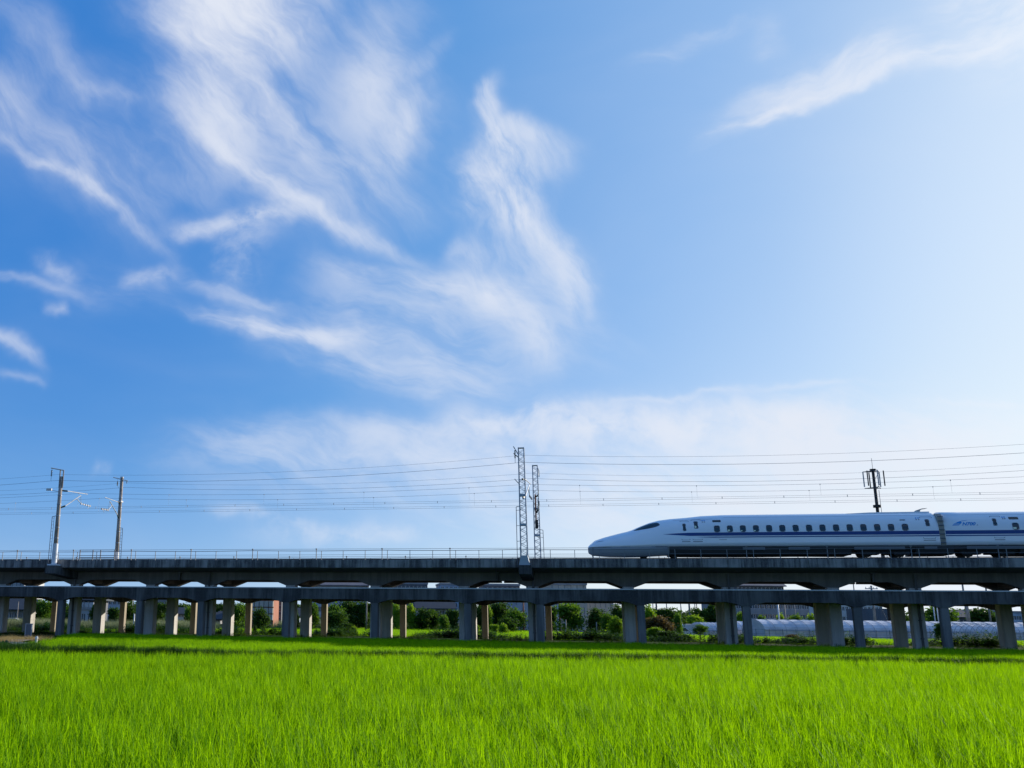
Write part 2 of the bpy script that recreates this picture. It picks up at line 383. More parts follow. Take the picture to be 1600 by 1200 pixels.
M['ground'] = pmat('muddy_ground', (0.05, 0.06, 0.02), 0.95, spec=0.05, fn=groundm)
def roadm(b, p):
    g = b.new('ShaderNodeNewGeometry').outputs['Position']
    n, _ = b.noise(g, 1.2, 8, 0.7)
    b.put(p.inputs['Base Color'], b.mix(b.ss(n, .3, .7), (0.16, 0.165, 0.18, 1), (0.24, 0.235, 0.23, 1))); bump(b, p, n, .3, .02)
M['road'] = pmat('worn_farm_road', (0.2, 0.2, 0.2), 0.9, fn=roadm)
M['earth'] = wallm('dry_earth', (0.30, 0.21, 0.12), .2)

# ------------------------------------------------------------------ ground, road, banks
def sheet(name, pts, z, mat, kind='structure'):
    me = bpy.data.meshes.new(name); me.from_pydata([(x, y, z) for x, y in pts], [], [tuple(range(len(pts)))]); me.materials.append(mat); me.update()
    return tag(link(name, me), kind=kind)
sheet('ground', [(-3000, -400), (3000, -400), (3000, 6000), (-3000, 6000)], 0.0, M['ground'])
def swp(s, w): p = SW(s, w); return (p.x, p.y)
# low bank that carries the piers
def bank():
    prof = [(-2.2, 0.0), (-1.2, 0.42), (15.0, 0.42), (17.0, 0.0)]
    V = []; Fc = []
    ss_ = list(range(-150, 111, 4))
    for i, s in enumerate(ss_):
        for w, z in prof:
            j = 0.0 if z == 0 else random.uniform(-.04, .04)
            p = SW(s, w + random.uniform(-.2, .2)); V.append((p.x, p.y, z + j + 0.004))
    for i in range(len(ss_) - 1):
        for k in range(3):
            a = i*4 + k; Fc.append((a, a+4, a+5, a+1))
    me = bpy.data.meshes.new('viaduct_bank'); me.from_pydata(V, [], Fc); me.materials.append(M['ground']); me.update()
    tag(link('viaduct_bank', me), kind='structure')
bank()
def ribbon(name, rows, mat):
    """rows of (x, y, z) left and right edges"""
    V = [p for r in rows for p in r]; n = len(rows[0])
    Fc = [(i*n+k, i*n+k+1, (i+1)*n+k+1, (i+1)*n+k) for i in range(len(rows)-1) for k in range(n-1)]
    me = bpy.data.meshes.new(name); me.from_pydata(V, [], Fc); me.materials.append(mat); me.update()
    return tag(link(name, me), kind='structure')
ribbon('farm_road', [[(x, 60.2 + .3*math.sin(x), .0), (x, 60.6, .50), (x, 66.4, .52), (x, 66.9, .1)] for x in np.linspace(-90, -20.8, 30)], M['road'])
ribbon('road_verge', [[(x, 57.0 + .4*math.sin(x*.7), .01), (x, 58.4, .40), (x, 60.59, .49)] for x in np.linspace(-90, -19.5, 30)], M['earth'])
ribbon('road_verge', [[(x, 66.41, .53), (x, 69.5, .62), (x, 72.5, .3), (x, 74.5, .01)] for x in np.linspace(-90, -22.5, 30)], M['earth'])
ribbon('paddy_levee', [[(x, 49.9, .0), (x, 50.2, .18), (x, 50.8, .18), (x, 51.1, .0)] for x in np.linspace(-120, 120, 60)], M['ground'])

# ------------------------------------------------------------------ rice and weeds (geometry nodes scatter)
src = bpy.data.collections.new('plant_sources')          # not linked to the scene: only instanced
def blades_mesh(name, mat, size, nb, h, hj, wid, seg, lean, spread, seed):
    r = np.random.default_rng(seed)
    x = r.uniform(-size/2, size/2, nb); y = r.uniform(-size/2, size/2, nb)
    # gather the blades into hills
    if spread > 0:
        nh = max(1, int(nb / 14)); hx = r.uniform(-size/2, size/2, nh); hy = r.uniform(-size/2, size/2, nh)
        k = r.integers(0, nh, nb); x = hx[k] + r.normal(0, spread, nb); y = hy[k] + r.normal(0, spread, nb)
    H = h * (1 + r.uniform(-hj, hj, nb)); ang = r.uniform(0, 2*np.pi, nb); le = np.abs(r.normal(lean, lean*.6, nb)) * H
    fa = ang + r.uniform(-.9, .9, nb) + np.pi/2
    V = []; 
    ts = np.linspace(0, 1, seg + 1)
    for t in ts:
        cx = x + np.cos(ang) * le * t**2.2; cy = y + np.sin(ang) * le * t**2.2
        cz = H * (t - 0.18 * t**3 * np.clip(le/H, 0, 1) * 2)
        w = wid * (1 - t**1.6) * (0.55 + .9*t) * r.uniform(.9, 1.1, nb) + 0.0006
        V.append(np.stack([cx - np.cos(fa)*w, cy - np.sin(fa)*w, cz], 1)); V.append(np.stack([cx + np.cos(fa)*w, cy + np.sin(fa)*w, cz], 1))
    V = np.stack(V, 1)                     # nb, 2(seg+1), 3
    m = 2*(seg+1); base = (np.arange(nb)*m)[:, None]
    Fq = np.concatenate([base + np.array([2*i, 2*i+1, 2*i+3, 2*i+2]) for i in range(seg)], 0)
    me = arr_mesh(name, V.reshape(-1, 3), Fq, mat)
    a = me.attributes.new('tint', 'FLOAT', 'POINT'); a.data.foreach_set('value', np.repeat(r.uniform(0, 1, nb), m).astype(np.float32))
    return me
def scatter(name, meshes, P, scale, rot, mat, kind='stuff', tilt=0.0):
    """P (n,3) points, one object with a geometry-nodes instancer"""
    coll = bpy.data.collections.new(name + '_source')
    for i, me in enumerate(meshes):
        o = bpy.data.objects.new(name + '_piece', me); coll.objects.link(o)
    me = bpy.data.meshes.new(name); me.vertices.add(len(P)); me.vertices.foreach_set('co', P.astype(np.float32).ravel())
    def attr(n, t, d, k):
        a = me.attributes.new(n, t, 'POINT'); a.data.foreach_set(k, d)
    attr('idx', 'INT', rng.integers(0, len(meshes), len(P)).astype(np.int32), 'value')
    attr('scl', 'FLOAT_VECTOR', scale.astype(np.float32).ravel(), 'vector')
    R3 = np.zeros((len(P), 3)); R3[:, 2] = rot; R3[:, 0] = rng.normal(0, tilt, len(P)); R3[:, 1] = rng.normal(0, tilt, len(P))
    attr('rot', 'FLOAT_VECTOR', R3.astype(np.float32).ravel(), 'vector')
    me.materials.append(mat)
    ob = link(name, me); tag(ob, kind=kind)
    ng = bpy.data.node_groups.new(name + '_nodes', 'GeometryNodeTree')
    ng.interface.new_socket('Geometry', in_out='INPUT', socket_type='NodeSocketGeometry')
    ng.interface.new_socket('Geometry', in_out='OUTPUT', socket_type='NodeSocketGeometry')
    nn = ng.nodes; gi = nn.new('NodeGroupInput'); go = nn.new('NodeGroupOutput')
    ci = nn.new('GeometryNodeCollectionInfo'); ci.inputs['Collection'].default_value = coll
    ci.inputs['Separate Children'].default_value = True; ci.inputs['Reset Children'].default_value = True
    ip = nn.new('GeometryNodeInstanceOnPoints'); ip.inputs['Pick Instance'].default_value = True
    def na(n, t):
        a = nn.new('GeometryNodeInputNamedAttribute'); a.data_type = t; a.inputs['Name'].default_value = n; return a.outputs[0]
    L = ng.links.new
    L(gi.outputs[0], ip.inputs['Points']); L(ci.outputs[0], ip.inputs['Instance'])
    L(na('idx', 'INT'), ip.inputs['Instance Index']); L(na('scl', 'FLOAT_VECTOR'), ip.inputs['Scale'])
    er = nn.new('FunctionNodeEulerToRotation'); L(na('rot', 'FLOAT_VECTOR'), er.inputs[0]); L(er.outputs[0], ip.inputs['Rotation'])
    L(ip.outputs[0], go.inputs[0])
    md = ob.modifiers.new('scatter', 'NODES'); md.node_group = ng
    return ob
def grid_pts(x0, x1, y0, y1, step, keep, z=0.0, jit=.35):
    xs, ys = np.meshgrid(np.arange(x0, x1, step), np.arange(y0, y1, step))
    P = np.stack([xs.ravel(), ys.ravel(), np.full(xs.size, z)], 1)
    P[:, :2] += rng.uniform(-jit, jit, (len(P), 2)) * step
    return P[keep(P)]
def inview(P, m=6.0):
    return (P[:, 0] > -0.40*P[:, 1] - m) & (P[:, 0] < 0.745*P[:, 1] + m)
def waves(P, a=.06):
    return a*(np.sin(P[:,0]*.31 + P[:,1]*.17) + np.sin(P[:,0]*.9 - P[:,1]*.6 + 1)*.6 + np.sin(P[:,0]*1.9 + P[:,1]*2.3)*.4)
RH = 0.66
near_m = [blades_mesh('rice_tuft', M['rice'], 1.0, 190, RH, .38, .0070, 4, .24, .038, 100+i) for i in range(6)]
mid_m = [blades_mesh('rice_tuft', M['rice'], 1.0, 190, RH, .38, .0080, 3, .22, .05, 200+i) for i in range(6)]
far_m = [blades_mesh('rice_tuft', M['rice'], 1.6, 520, RH, .14, .010, 2, .18, .06, 300+i) for i in range(5)]
vfar_m = [blades_mesh('rice_tuft', M['rice_far'], 3.0, 700, RH, .14, .02, 2, .18, .1, 400+i) for i in range(4)]
def rice(name, meshes, P, a=.06):
    n = len(P); hz = 1 + waves(P, a) + rng.normal(0, .03, n)
    sc = np.stack([np.ones(n), np.ones(n), hz], 1)
    return scatter(name, meshes, P, sc, rng.integers(0, 4, n)*np.pi/2 + rng.uniform(-.3, .3, n), M['rice'], tilt=.03)
P1 = grid_pts(-30, 40, 3, 24, .8, lambda P: inview(P, 4))
P2 = grid_pts(-60, 60, 24, 49.3, .85, lambda P: inview(P, 6))
n1 = len(P1); P = np.concatenate([P1, P2])
rice('rice_field', near_m, P1); rice('rice_field', mid_m, P2)
Lx = lambda y: np.interp(y, [51, 60, 64, 93.6, 100], [-16.8, -19.3, -20.6, -25.6, -27])
def keep_far(P):
    w = P[:, 0]*N.x + P[:, 1]*N.y - DD
    return (w < -2.2) & (P[:, 0] > Lx(P[:, 1])) & (P[:, 0] < 0.76*P[:, 1] + 15)
P3 = grid_pts(-40, 90, 51.6, 100, 1.25, keep_far, z=.12)
P3[:, 2] = np.interp(P3[:, 1], [51, 53, 59], [.20, .17, .06])
rice('rice_field', far_m, P3, .04)
def keep_back(P):
    w = P[:, 0]*N.x + P[:, 1]*N.y - DD
    return (w > 19) & inview(P, 12) & (P[:, 1] < np.interp(P[:, 0], [-60, -30, -5, 20, 36, 60, 110], [110, 128, 142, 146, 124, 109, 107])) 
P4 = grid_pts(-60, 120, 85, 150, 2.3, keep_back)
rice('rice_field', vfar_m, P4, .04)
# taller dark grass at the left end of the levee, straw on the road verges
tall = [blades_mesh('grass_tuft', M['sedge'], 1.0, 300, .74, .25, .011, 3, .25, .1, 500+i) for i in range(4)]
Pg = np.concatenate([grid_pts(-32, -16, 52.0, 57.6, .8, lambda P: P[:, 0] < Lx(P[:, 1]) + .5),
                     grid_pts(-26, -8, 50.1, 51.5, .7, lambda P: P[:, 0] > -99), grid_pts(-50, 60, 50.3, 51.0, .55, lambda P: P[:, 0] > -99, z=.1)])  # last row is added: dark tufts stand in for shade on the rice front
n = len(Pg); scatter('grass_and_shade_row', tall, Pg, np.stack([np.ones(n), np.ones(n), np.where(Pg[:, 0] < -9, rng.uniform(.8, 1.25, n), rng.uniform(.75, 1.02, n))], 1), rng.uniform(0, 6, n), M['weed'])
dry = [blades_mesh('straw_tuft', M['straw'], 1.2, 160, .32, .5, .008, 2, .7, .12, 520+i) for i in range(3)]
Pd = np.concatenate([grid_pts(-60, -19.8, 57.4, 60.2, .9, lambda P: P[:, 0] > -99, z=.3), grid_pts(-60, -22, 67, 73, .95, lambda P: P[:, 0] > -99, z=.5)])
n = len(Pd); scatter('dry_grass', dry, Pd, np.where(Pd[:, 1:2] < 62, rng.uniform(.25, .5, (n, 1)), rng.uniform(.5, 1.1, (n, 1))) * np.ones((1, 3)), rng.uniform(0, 6, n), M['straw'])

# weeds on the strip under and behind the viaduct
def leafy_mesh(name, mat, n_stem, h, spread, leaf, nl, seed):
    r = np.random.default_rng(seed); V = []; Fq = []; T = []
    for s_ in range(n_stem):
        bx, by = r.normal(0, spread, 2); hh = h*r.uniform(.5, 1.1); lx, ly = r.normal(0, .12, 2)*hh
        k = len(V); V += [(bx-.008, by, 0), (bx+.008, by, 0), (bx+lx+.003, by+ly, hh), (bx+lx-.003, by+ly, hh)]; Fq.append((k, k+1, k+2, k+3)); T += [.2]*4
        for l in range(nl):
            t = (l + r.uniform(0, 1))/nl*.92 + .06; a = r.uniform(0, 6.28); c = np.array([bx+lx*t, by+ly*t, hh*t]); L = leaf*r.uniform(.6, 1.2)*(1.15-t*.6)
            d = np.array([np.cos(a), np.sin(a), r.uniform(-.3, .7)])*L; sd = np.array([-np.sin(a), np.cos(a), 0])*L*.22
            k = len(V); V += [tuple(c), tuple(c+d*.5+sd), tuple(c+d), tuple(c+d*.5-sd)]; Fq.append((k, k+1, k+2, k+3)); T += [r.uniform()]*4
    me = arr_mesh(name, np.array(V), np.array(Fq), mat)
    a = me.attributes.new('tint', 'FLOAT', 'POINT'); a.data.foreach_set('value', np.array(T, np.float32))
    return me
wd = [leafy_mesh('weed_plant', M['weed'], 5, 1.0, .28, .3, 16, 600+i) for i in range(5)]
def sw_pts(s0, s1, w0, w1, n, z=.42):
    s = rng.uniform(s0, s1, n); w = rng.uniform(w0, w1, n)
    return np.stack([U.x*s + N.x*(DD+w), U.y*s + N.y*(DD+w), np.full(n, z)], 1), s
Pw, sw_ = sw_pts(-90, 60, -1.8, 17.5, 4200)
hsc = rng.uniform(.12, .34, len(Pw)) * (1 + .5*np.sin(sw_*.7))
Pw2, s2 = sw_pts(-90, 60, 12.8, 17.0, 520)
h2 = rng.uniform(.3, .9, len(Pw2)) * (1 + .5*np.sin(s2*.55+2) + .3*np.sin(s2*1.7))
Pw = np.concatenate([Pw, Pw2]); hs = np.concatenate([hsc, h2])
Pk, sk = sw_pts(-90, 60, 12.6, 18.0, 1300)
keepk = np.sin(sk*.43+1) + np.sin(sk*1.13) * .7 + rng.normal(0, .45, len(sk)) > -.35
Pk = Pk[keepk]; sk = sk[keepk]; hk = rng.uniform(.35, 1.0, len(Pk)) * (1 + .35*np.sin(sk*.55+2))
scatter('weeds', [leafy_mesh('weed_plant', M['sedge'], 6, 1.0, .3, .34, 20, 660+i) for i in range(4)], Pk, np.stack([hk*1.3, hk*1.3, hk], 1), rng.uniform(0, 6, len(Pk)), M['sedge'])
scatter('weeds', wd, Pw, np.stack([hs*1.2, hs*1.2, hs], 1), rng.uniform(0, 6, len(Pw)), M['weed'])
reed = [blades_mesh('reed_tuft', M['reed'], 1.6, 220, 1.25, .3, .014, 3, .22, .12, 640+i) for i in range(3)]
def along(xa, xb, ya, yb, n, jit=1.5):
    t = rng.uniform(0, 1, n); return np.stack([xa+(xb-xa)*t + rng.normal(0, .3, n), ya+(yb-ya)*t + rng.uniform(-jit, jit, n), np.zeros(n)], 1)
a0, a1 = at(430, 980, 148), at(760, 982, 148)
b0, b1 = at(-10, 968, 118), at(330, 975, 124)
Pr = np.concatenate([along(a0.x, a1.x, 148, 149, 260), along(b0.x, b1.x, 118, 124, 520, 5)])
n = len(Pr); scatter('reeds', reed, Pr, rng.uniform(.7, 1.25, (n, 1))*np.ones((1, 3)), rng.uniform(0, 6, n), M['reed'])

# ------------------------------------------------------------------ the railway viaduct
def grid_s(off=0.0):
    """column positions: spans 8-8-8-6, repeated"""
    out = []; base = -4.0
    for k in range(-4, 3):
        for d in (0, 8, 16, 24): out.append(base + 30*k + d + off)
    return [s for s in sorted(out) if -125 < s < 75]
def zr(z): return z + CZ
def haunched(cols, z0, zt, zh, colw, hl, s0, s1):
    """outline in (s, z) of a beam with haunches at its columns"""
    lo = [(s0, z0)]
    for c in cols:
        if c - hl - colw < s0 or c + hl + colw > s1: continue
        lo += [(c - colw/2 - hl, z0), (c - colw/2, zh), (c + colw/2, zh), (c + colw/2 + hl, z0)]
    lo.append((s1, z0)); return lo + [(s1, zt), (s0, zt)]
via = sroot('railway_viaduct', label='long grey concrete railway viaduct with haunched beams carrying the white train', cat='viaduct')
BO = -0.75                                # offset of the upper columns from the lower grid
cB = grid_s(BO)
S0, S1 = -118.0, 66.0
# beams, frame by frame (each 30 m frame ends at a joint in its short span)
joints = [s for s in [-4 + 30*k + 27.0 + BO - 30 for k in range(-4, 4)]]
edges = [S0] + [j for j in joints if S0 < j < S1] + [S1]
for (w0, w1, nm) in ((3.1, 3.9, 'edge_beam'), (8.0, 8.8, 'edge_beam')):
    for a, b_ in zip(edges[:-1], edges[1:]):
        cs = [c for c in cB if a < c < b_]
        MB().prism([(s, zr(z)) for s, z in haunched(cs, 2.99, 3.72, 2.52, .92, 1.25, a + .12, b_ - .12)], w0, w1).build(nm, M['beam'], via)
for a, b_ in zip(edges[:-1], edges[1:]):
    # deck slab with cantilevers
    MB().prism([(.02, zr(4.02)), (3.0, zr(3.70)), (8.9, zr(3.70)), (11.38, zr(4.02)), (11.38, zr(4.3)), (.02, zr(4.3))], a + .03, b_ - .03, 'x').build('deck_slab', M['beam'], via)
xb = MB().box(-.4, .4, 3.9, 8.0, zr(2.75), zr(3.69))
me_x = None
for c in cB:
    if me_x is None: o = xb.build('cross_beam', M['beam'], via); me_x = o.data; o.location = (c, 0, 0)
    else: link('cross_beam', me_x, via, (c, 0, 0))
def column_mesh(name, w, d, h, mat, band=None):
    m = MB(); c = .05
    poly = [(-w/2+c, -d/2), (w/2-c, -d/2), (w/2, -d/2+c), (w/2, d/2-c), (w/2-c, d/2), (-w/2+c, d/2), (-w/2, d/2-c), (-w/2, -d/2+c)]
    m.prism(poly, -.3, h, 'z')
    if band: m.box(-w/2-.02, w/2+.02, -d/2-.02, d/2+.02, band-.03, band+.03)
    me = bpy.data.meshes.new(name); me.from_pydata(m.v, [], m.f); me.materials.append(mat); me.update()
    return me
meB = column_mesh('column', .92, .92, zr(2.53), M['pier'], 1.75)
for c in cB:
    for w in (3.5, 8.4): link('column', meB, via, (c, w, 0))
pipe = MB().tube((0, 0, .35), (0, 0, zr(3.6)), .09, n=8)
for z in (1.2, 2.6, 4.0): pipe.box(-.14, .14, -.02, .10, z, z+.06)
me_p = None
for c in [c for c in cB if round(c - BO) in (-48, -34, -4, 12, 26, -64, -94, 42)]:
    if me_p is None: o = pipe.build('drain_pipe', M['dark_pier'], via); me_p = o.data; o.location = (c+.05, 2.93, 0)
    else: link('drain_pipe', me_p, via, (c+.05, 2.93, 0))
jp = MB().tube((0, 0, zr(3.0)), (0, 0, zr(3.9)), .10, n=8).box(-.2, .2, -.1, .2, zr(3.62), zr(3.85))
me_j = None
for j in joints:
    if me_j is None: o = jp.build('joint_drain', M['dark_pier'], via); me_j = o.data; o.location = (j, 2.9, 0)
    else: link('joint_drain', me_j, via, (j, 2.9, 0))
# fascia panels of the parapet, two metres each
pm = []
for k in range(4):
    d = [0, .006, .012, -.004][k]
    o = MB().prism([(d, zr(4.0)), (.24+d, zr(4.0)), (.24+d, zr(4.66)), (.2+d, zr(4.68)), (.03+d, zr(4.68)), (d, zr(4.65))], .012, 1.988, 'x')
    me = bpy.data.meshes.new('parapet_panel'); me.from_pydata(o.v, [], o.f); me.materials.append(M['parapet']); me.update(); pm.append(me)
SF = -41.03                               # a fence post stands here, then every two metres
npan = range(-38, 54)
for i in npan:
    s = SF + 2*i
    link('parapet_panel', random.choice(pm), via, (s, random.uniform(-.008, .008), random.uniform(-.012, .012)))
MB().box(S0, S1, 11.16, 11.40, zr(4.0), zr(4.68)).build('rear_parapet', M['parapet'], via)
# rail beds and rails
for tw in (3.6, 7.8):
    MB().box(S0, S1, tw-1.25, tw+1.25, zr(4.3), zr(4.62)).build('track_bed', M['beam'], via)
    for dw in (-.75, .75):
        MB().prism([(tw+dw-.035, zr(4.78)), (tw+dw-.07, zr(4.80)), (tw+dw-.07, zr(4.62)), (tw+dw+.07, zr(4.62)), (tw+dw+.035, zr(4.80)), (tw+dw+.035, zr(4.93)), (tw+dw-.035, zr(4.93))], S0, S1, 'x').build('rail', M['wheel'], via)
# outriggers for the poles
for sp, front in ((-49.0, 1), (-5.1, 1), (39.0, 1), (-93.0, 1)):
    MB().prism([(-1.25, zr(4.14)), (-1.25, zr(3.40)), (3.09, zr(3.02)), (3.09, zr(3.69)), (.0, zr(3.99)), (-.02, zr(4.14))], sp-.5, sp+.5, 'x').build('pole_bracket', M['lower'], via)
    MB().prism([(12.7, zr(4.14)), (12.7, zr(3.40)), (8.81, zr(3.02)), (8.81, zr(3.69)), (11.4, zr(3.99)), (11.42, zr(4.14))], sp-.5, sp+.5, 'x').build('pole_bracket', M['lower'], via)

# ------------------------------------------------------------------ the lower frame in front and beneath
low = sroot('concrete_frame', label='dark stained lower beam-and-column frame running beneath and in front of the railway viaduct', cat='concrete frame')
cA = grid_s(0.0)
def curved_haunch(cols, z0, zt, zh, colw, hl, s0, s1):
    lo = [(s0, z0)]
    for c in cols:
        if c - hl - colw < s0 or c + hl + colw > s1: continue
        lo += [(c-colw/2-hl, z0), (c-colw/2-hl*.45, z0-(z0-zh)*.42), (c-colw/2, zh), (c+colw/2, zh), (c+colw/2+hl*.45, z0-(z0-zh)*.42), (c+colw/2+hl, z0)]
    lo.append((s1, z0)); return lo + [(s1, zt), (s0, zt)]
for a, b_ in zip([S0] + [j - BO - .0 for j in joints if S0 < j < S1], [j - BO for j in joints if S0 < j < S1] + [S1]):
    cs = [c for c in cA if a < c < b_]
    for w0, w1 in ((-.66, .02), (11.5, 12.1)):
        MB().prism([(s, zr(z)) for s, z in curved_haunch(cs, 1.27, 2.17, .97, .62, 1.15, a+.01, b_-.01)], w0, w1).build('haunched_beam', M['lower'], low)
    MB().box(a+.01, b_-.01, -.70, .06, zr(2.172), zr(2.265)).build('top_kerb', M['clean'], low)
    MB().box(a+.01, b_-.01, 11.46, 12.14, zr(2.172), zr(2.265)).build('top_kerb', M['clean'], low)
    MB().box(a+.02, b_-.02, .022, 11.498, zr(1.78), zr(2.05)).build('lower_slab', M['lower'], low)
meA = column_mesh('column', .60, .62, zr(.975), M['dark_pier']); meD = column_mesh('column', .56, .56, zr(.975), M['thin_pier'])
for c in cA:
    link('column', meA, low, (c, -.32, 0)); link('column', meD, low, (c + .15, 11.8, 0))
    o = MB().box(c-.25, c+.25, .024, 11.49, zr(1.1), zr(1.779)).build('cross_beam', M['lower'], low) if False else None
# small box fixed to a pier
MB().box(34.3, 34.6, -.75, -.64, zr(-.9), zr(-.3)).build('meter_box', M['under'], low)

# ------------------------------------------------------------------ handrail fences along both deck edges
def fence(w, label, knobs):
    r = sroot('handrail_fence', label=label, cat='handrail')
    p = MB().box(-.022, .022, -.022, .022, zr(4.682), zr(5.47)); p.box(-.05, .05, -.05, .05, zr(4.682), zr(4.70))
    me = p.build('fence_post', M['postm'], r); base = me.data; me.location = (SF, w, 0)
    for i in npan:
        if i: link('fence_post', base, r, (SF + 2*i, w, 0))
    t = MB().box(-.028, .028, -.028, .028, zr(4.682), zr(5.60)).box(-.06, .06, -.06, .06, zr(5.58), zr(5.68))
    tm = None
    for i in range(-13, 20):
        s = -41.53 + 6*i
        if s < S0 or s > S1: continue
        if tm is None: o = t.build('tall_post', M['postm'], r); tm = o.data; o.location = (s, w+.1, 0)
        else: link('tall_post', tm, r, (s, w+.1, 0))
    MB().box(S0, S1, w-.012, w+.012, zr(5.605), zr(5.63)).build('top_wire', M['rail'], r)
    # the handrail pipe hangs slightly slack between tall posts
    pts = []
    s = S0
    while s <= S1:
        ph = ((s + 41.53) % 12) / 12; pts.append((s, w - .03, zr(5.505 - .05*4*ph*(1-ph)))); s += 1.0
    MB().path(pts, .024, 6).build('handrail_pipe', M['rail'], r)
    MB().box(S0, S1, w-.01, w+.01, zr(5.10), zr(5.125)).build('middle_rail', M['rail'], r)
    return r
fence(.12, 'thin steel handrail fence along the near edge of the viaduct deck', True)
fence(11.28, 'thin steel handrail fence along the far edge of the viaduct deck, behind the tracks', True)
g = sroot('safety_cage', label='dark railed inspection cage on the deck between the two concrete poles', cat='railing')
for s in (-46.9, -45.55, -44.75, -43.3):
    MB().box(s-.035, s+.035, .30, .37, zr(4.3), zr(5.68)).build('cage_post', M['rail'], g)
for z in (5.62, 5.46, 5.1, 4.9): MB().box(-46.9, -43.3, .31, .36, zr(z), zr(z+.05)).build('cage_rail', M['rail'], g)

# ------------------------------------------------------------------ poles of the overhead line
def insulator(m, p, q, r, n=7, ribs=6):
    p, q = Vector(p), Vector(q); m.tube(p, q, r*.45, n=n)
    for i in range(ribs):
        t = (i+.5)/ribs; c = p.lerp(q, t); d = (q-p).normalized()*r*.25; m.tube(c-d, c+d, r, n=n)
    return m
def conc_pole(label, s, w, ztop, side, flip):
    r = empty('catenary_pole', SW(s, w, zr(4.14)), -TH, label=label, cat='pole'); b0 = zr(4.14)
    h = zr(ztop) - b0
    MB().tube((0,0,0), (0,0,h), .225, .165, 16).build('pole_shaft', M['pole'], r, True)
    MB().tube((0,0,-.01), (0,0,2.06), .262, .25, 16).box(-.45, .45, -.42, .42, -.0, .14).build('base_sleeve', M['pole_white'], r, False)
    bands = MB()
    for z in (h*.30, h*.42, h*.55, h*.68, h*.78): bands.tube((0,0,z), (0,0,z+.07), .245-.005*z, n=14)
    bands.build('pole_band', M['galv'], r)
    # ladder on the left or right
    lx = -.5*flip; ld = MB()
    for dx in (-.0, .0): pass
    ld.tube((lx*1.15, -.1, .1), (lx*1.1, -.1, 4.6), .03, n=6).tube((lx*.72, -.1, .1), (lx*.68, -.1, 4.6), .02, n=6)
    for k in range(14): ld.tube((lx*.7, -.1, .3+.32*k), (lx*1.13, -.1, .3+.32*k), .012, n=5)
    ld.tube((lx*1.1, -.1, 4.6), (0, -.1, 4.7), .025, n=6).build('ladder', M['rail'], r)
    return r, h, b0
def cantilever(r, b0, dirw, za, zb, reach):
    """hinged tube bracket: reaches across the track from the pole (dirw = +1 away from the viewer)"""
    c = MB(); A = Vector((0, dirw*.9, zr(za)-b0)); B = Vector((0, dirw*reach, zr(za)+.12-b0)); D = Vector((0, dirw*.8, zr(zb)-b0+.25)); E = Vector((0, dirw*(reach-1.2), zr(za)-b0-.15))
    A.x += .25; B.x += .45; E.x += .4; D.x += .2
    c.tube(A, B, .038, n=8).tube(D, E, .045, n=8)
    R = Vector((.4, dirw*(reach-1.0), zr(10.35)-b0)); c.tube(D.lerp(E, .72), R, .03, n=6).tube(R, (.5, dirw*(reach+.6), zr(10.30)-b0), .025, n=6)
    c.tube((.5, dirw*(reach+.5), zr(10.3)-b0), (.55, dirw*(reach+.1), zr(10.0)-b0), .018, n=6)
    c.tube(E, R, .02, n=6)
    o = c.build('cantilever_tube', M['porc'], r)
    i1 = insulator(MB(), (0, dirw*.2, zr(za)-b0-.02), A, .085); i1.build('insulator', M['insul'], r)
    i2 = insulator(MB(), (0, dirw*.2, zr(zb)-b0), D, .085); i2.build('insulator', M['insul'], r)
    fit = MB()
    for k in range(5):
        q = R.lerp(Vector((.5, dirw*(reach+.6), zr(10.3)-b0)), k/4); fit.box(q.x-.05, q.x+.05, q.y-.05, q.y+.05, q.z-.09, q.z+.09)
    fit.build('clamp', M['wire'], r)
r, h, b0 = conc_pole('near brown concrete pole with white sleeved foot, left of the pair', -49.0, -.6, 12.6, 1, 1)
# yoke: two uprights and a raking cross arm at the head
MB().tube((-.16, 0, h-1.1), (-.16, 0, h+.62), .06, n=8).tube((.2, 0, h-1.1), (.2, 0, h+.62), .06, n=8).build('head_upright', M['pole'], r)
MB().tube((-.9, -.5, h+.78), (.26, .0, h+.58), .055, n=8).build('cross_arm', M['porc'], r)
MB().box(-.05, .15, -.12, .12, h-.5, h-.25).build('bracket', M['porc'], r)
x = insulator(MB(), (-.72, -.6, h+.55), (-.72, -.6, h-.05), .075); x.tube((-.72,-.6,h+.75), (-.72,-.6,h+.55), .015, n=5).tube((-.72,-.6,h-.05), (-.72,-.6,zr(12.12)-b0), .015, n=5).build('hanging_insulator', M['insul'], r)
MB().tube((-.15, 0, h-1.45), (-1.15, -.3, h-1.3), .03, n=6).box(-1.3, -.75, -.35, -.2, h-1.38, h-1.18).build('side_bracket', M['porc'], r)
cantilever(r, b0, 1, 11.3, 9.6, 4.4)
r, h, b0 = conc_pole('far brown concrete pole, right of the pair, behind both tracks', -49.15, 12.0, 14.2, -1, -1)
MB().tube((-.85, -.35, h+.05), (.62, .2, h-.3), .05, n=8).build('cross_arm', M['porc'], r)
MB().tube((0, 0, h), (0, 0, h+.14), .19, n=12).build('pole_cap', M['porc'], r)
x = insulator(MB(), (-.75, .5, h-.3), (-.75, .5, h-.75), .075); x.tube((-.75,.5,h-.02), (-.75,.5,h-.3), .012, n=5).tube((-.75,.5,h-.75), (-.75,.9,zr(13.25)-b0), .012, n=5).build('hanging_insulator', M['insul'], r)
insulator(MB(), (.55, .1, h-.35), (.55, .1, h-.6), .05, ribs=3).build('hanging_insulator', M['insul'], r)
MB().box(-.22, .22, -.24, .24, h-2.65, h-2.5).build('bracket', M['porc'], r)
cantilever(r, b0, -1, 11.45, 9.85, 4.3)

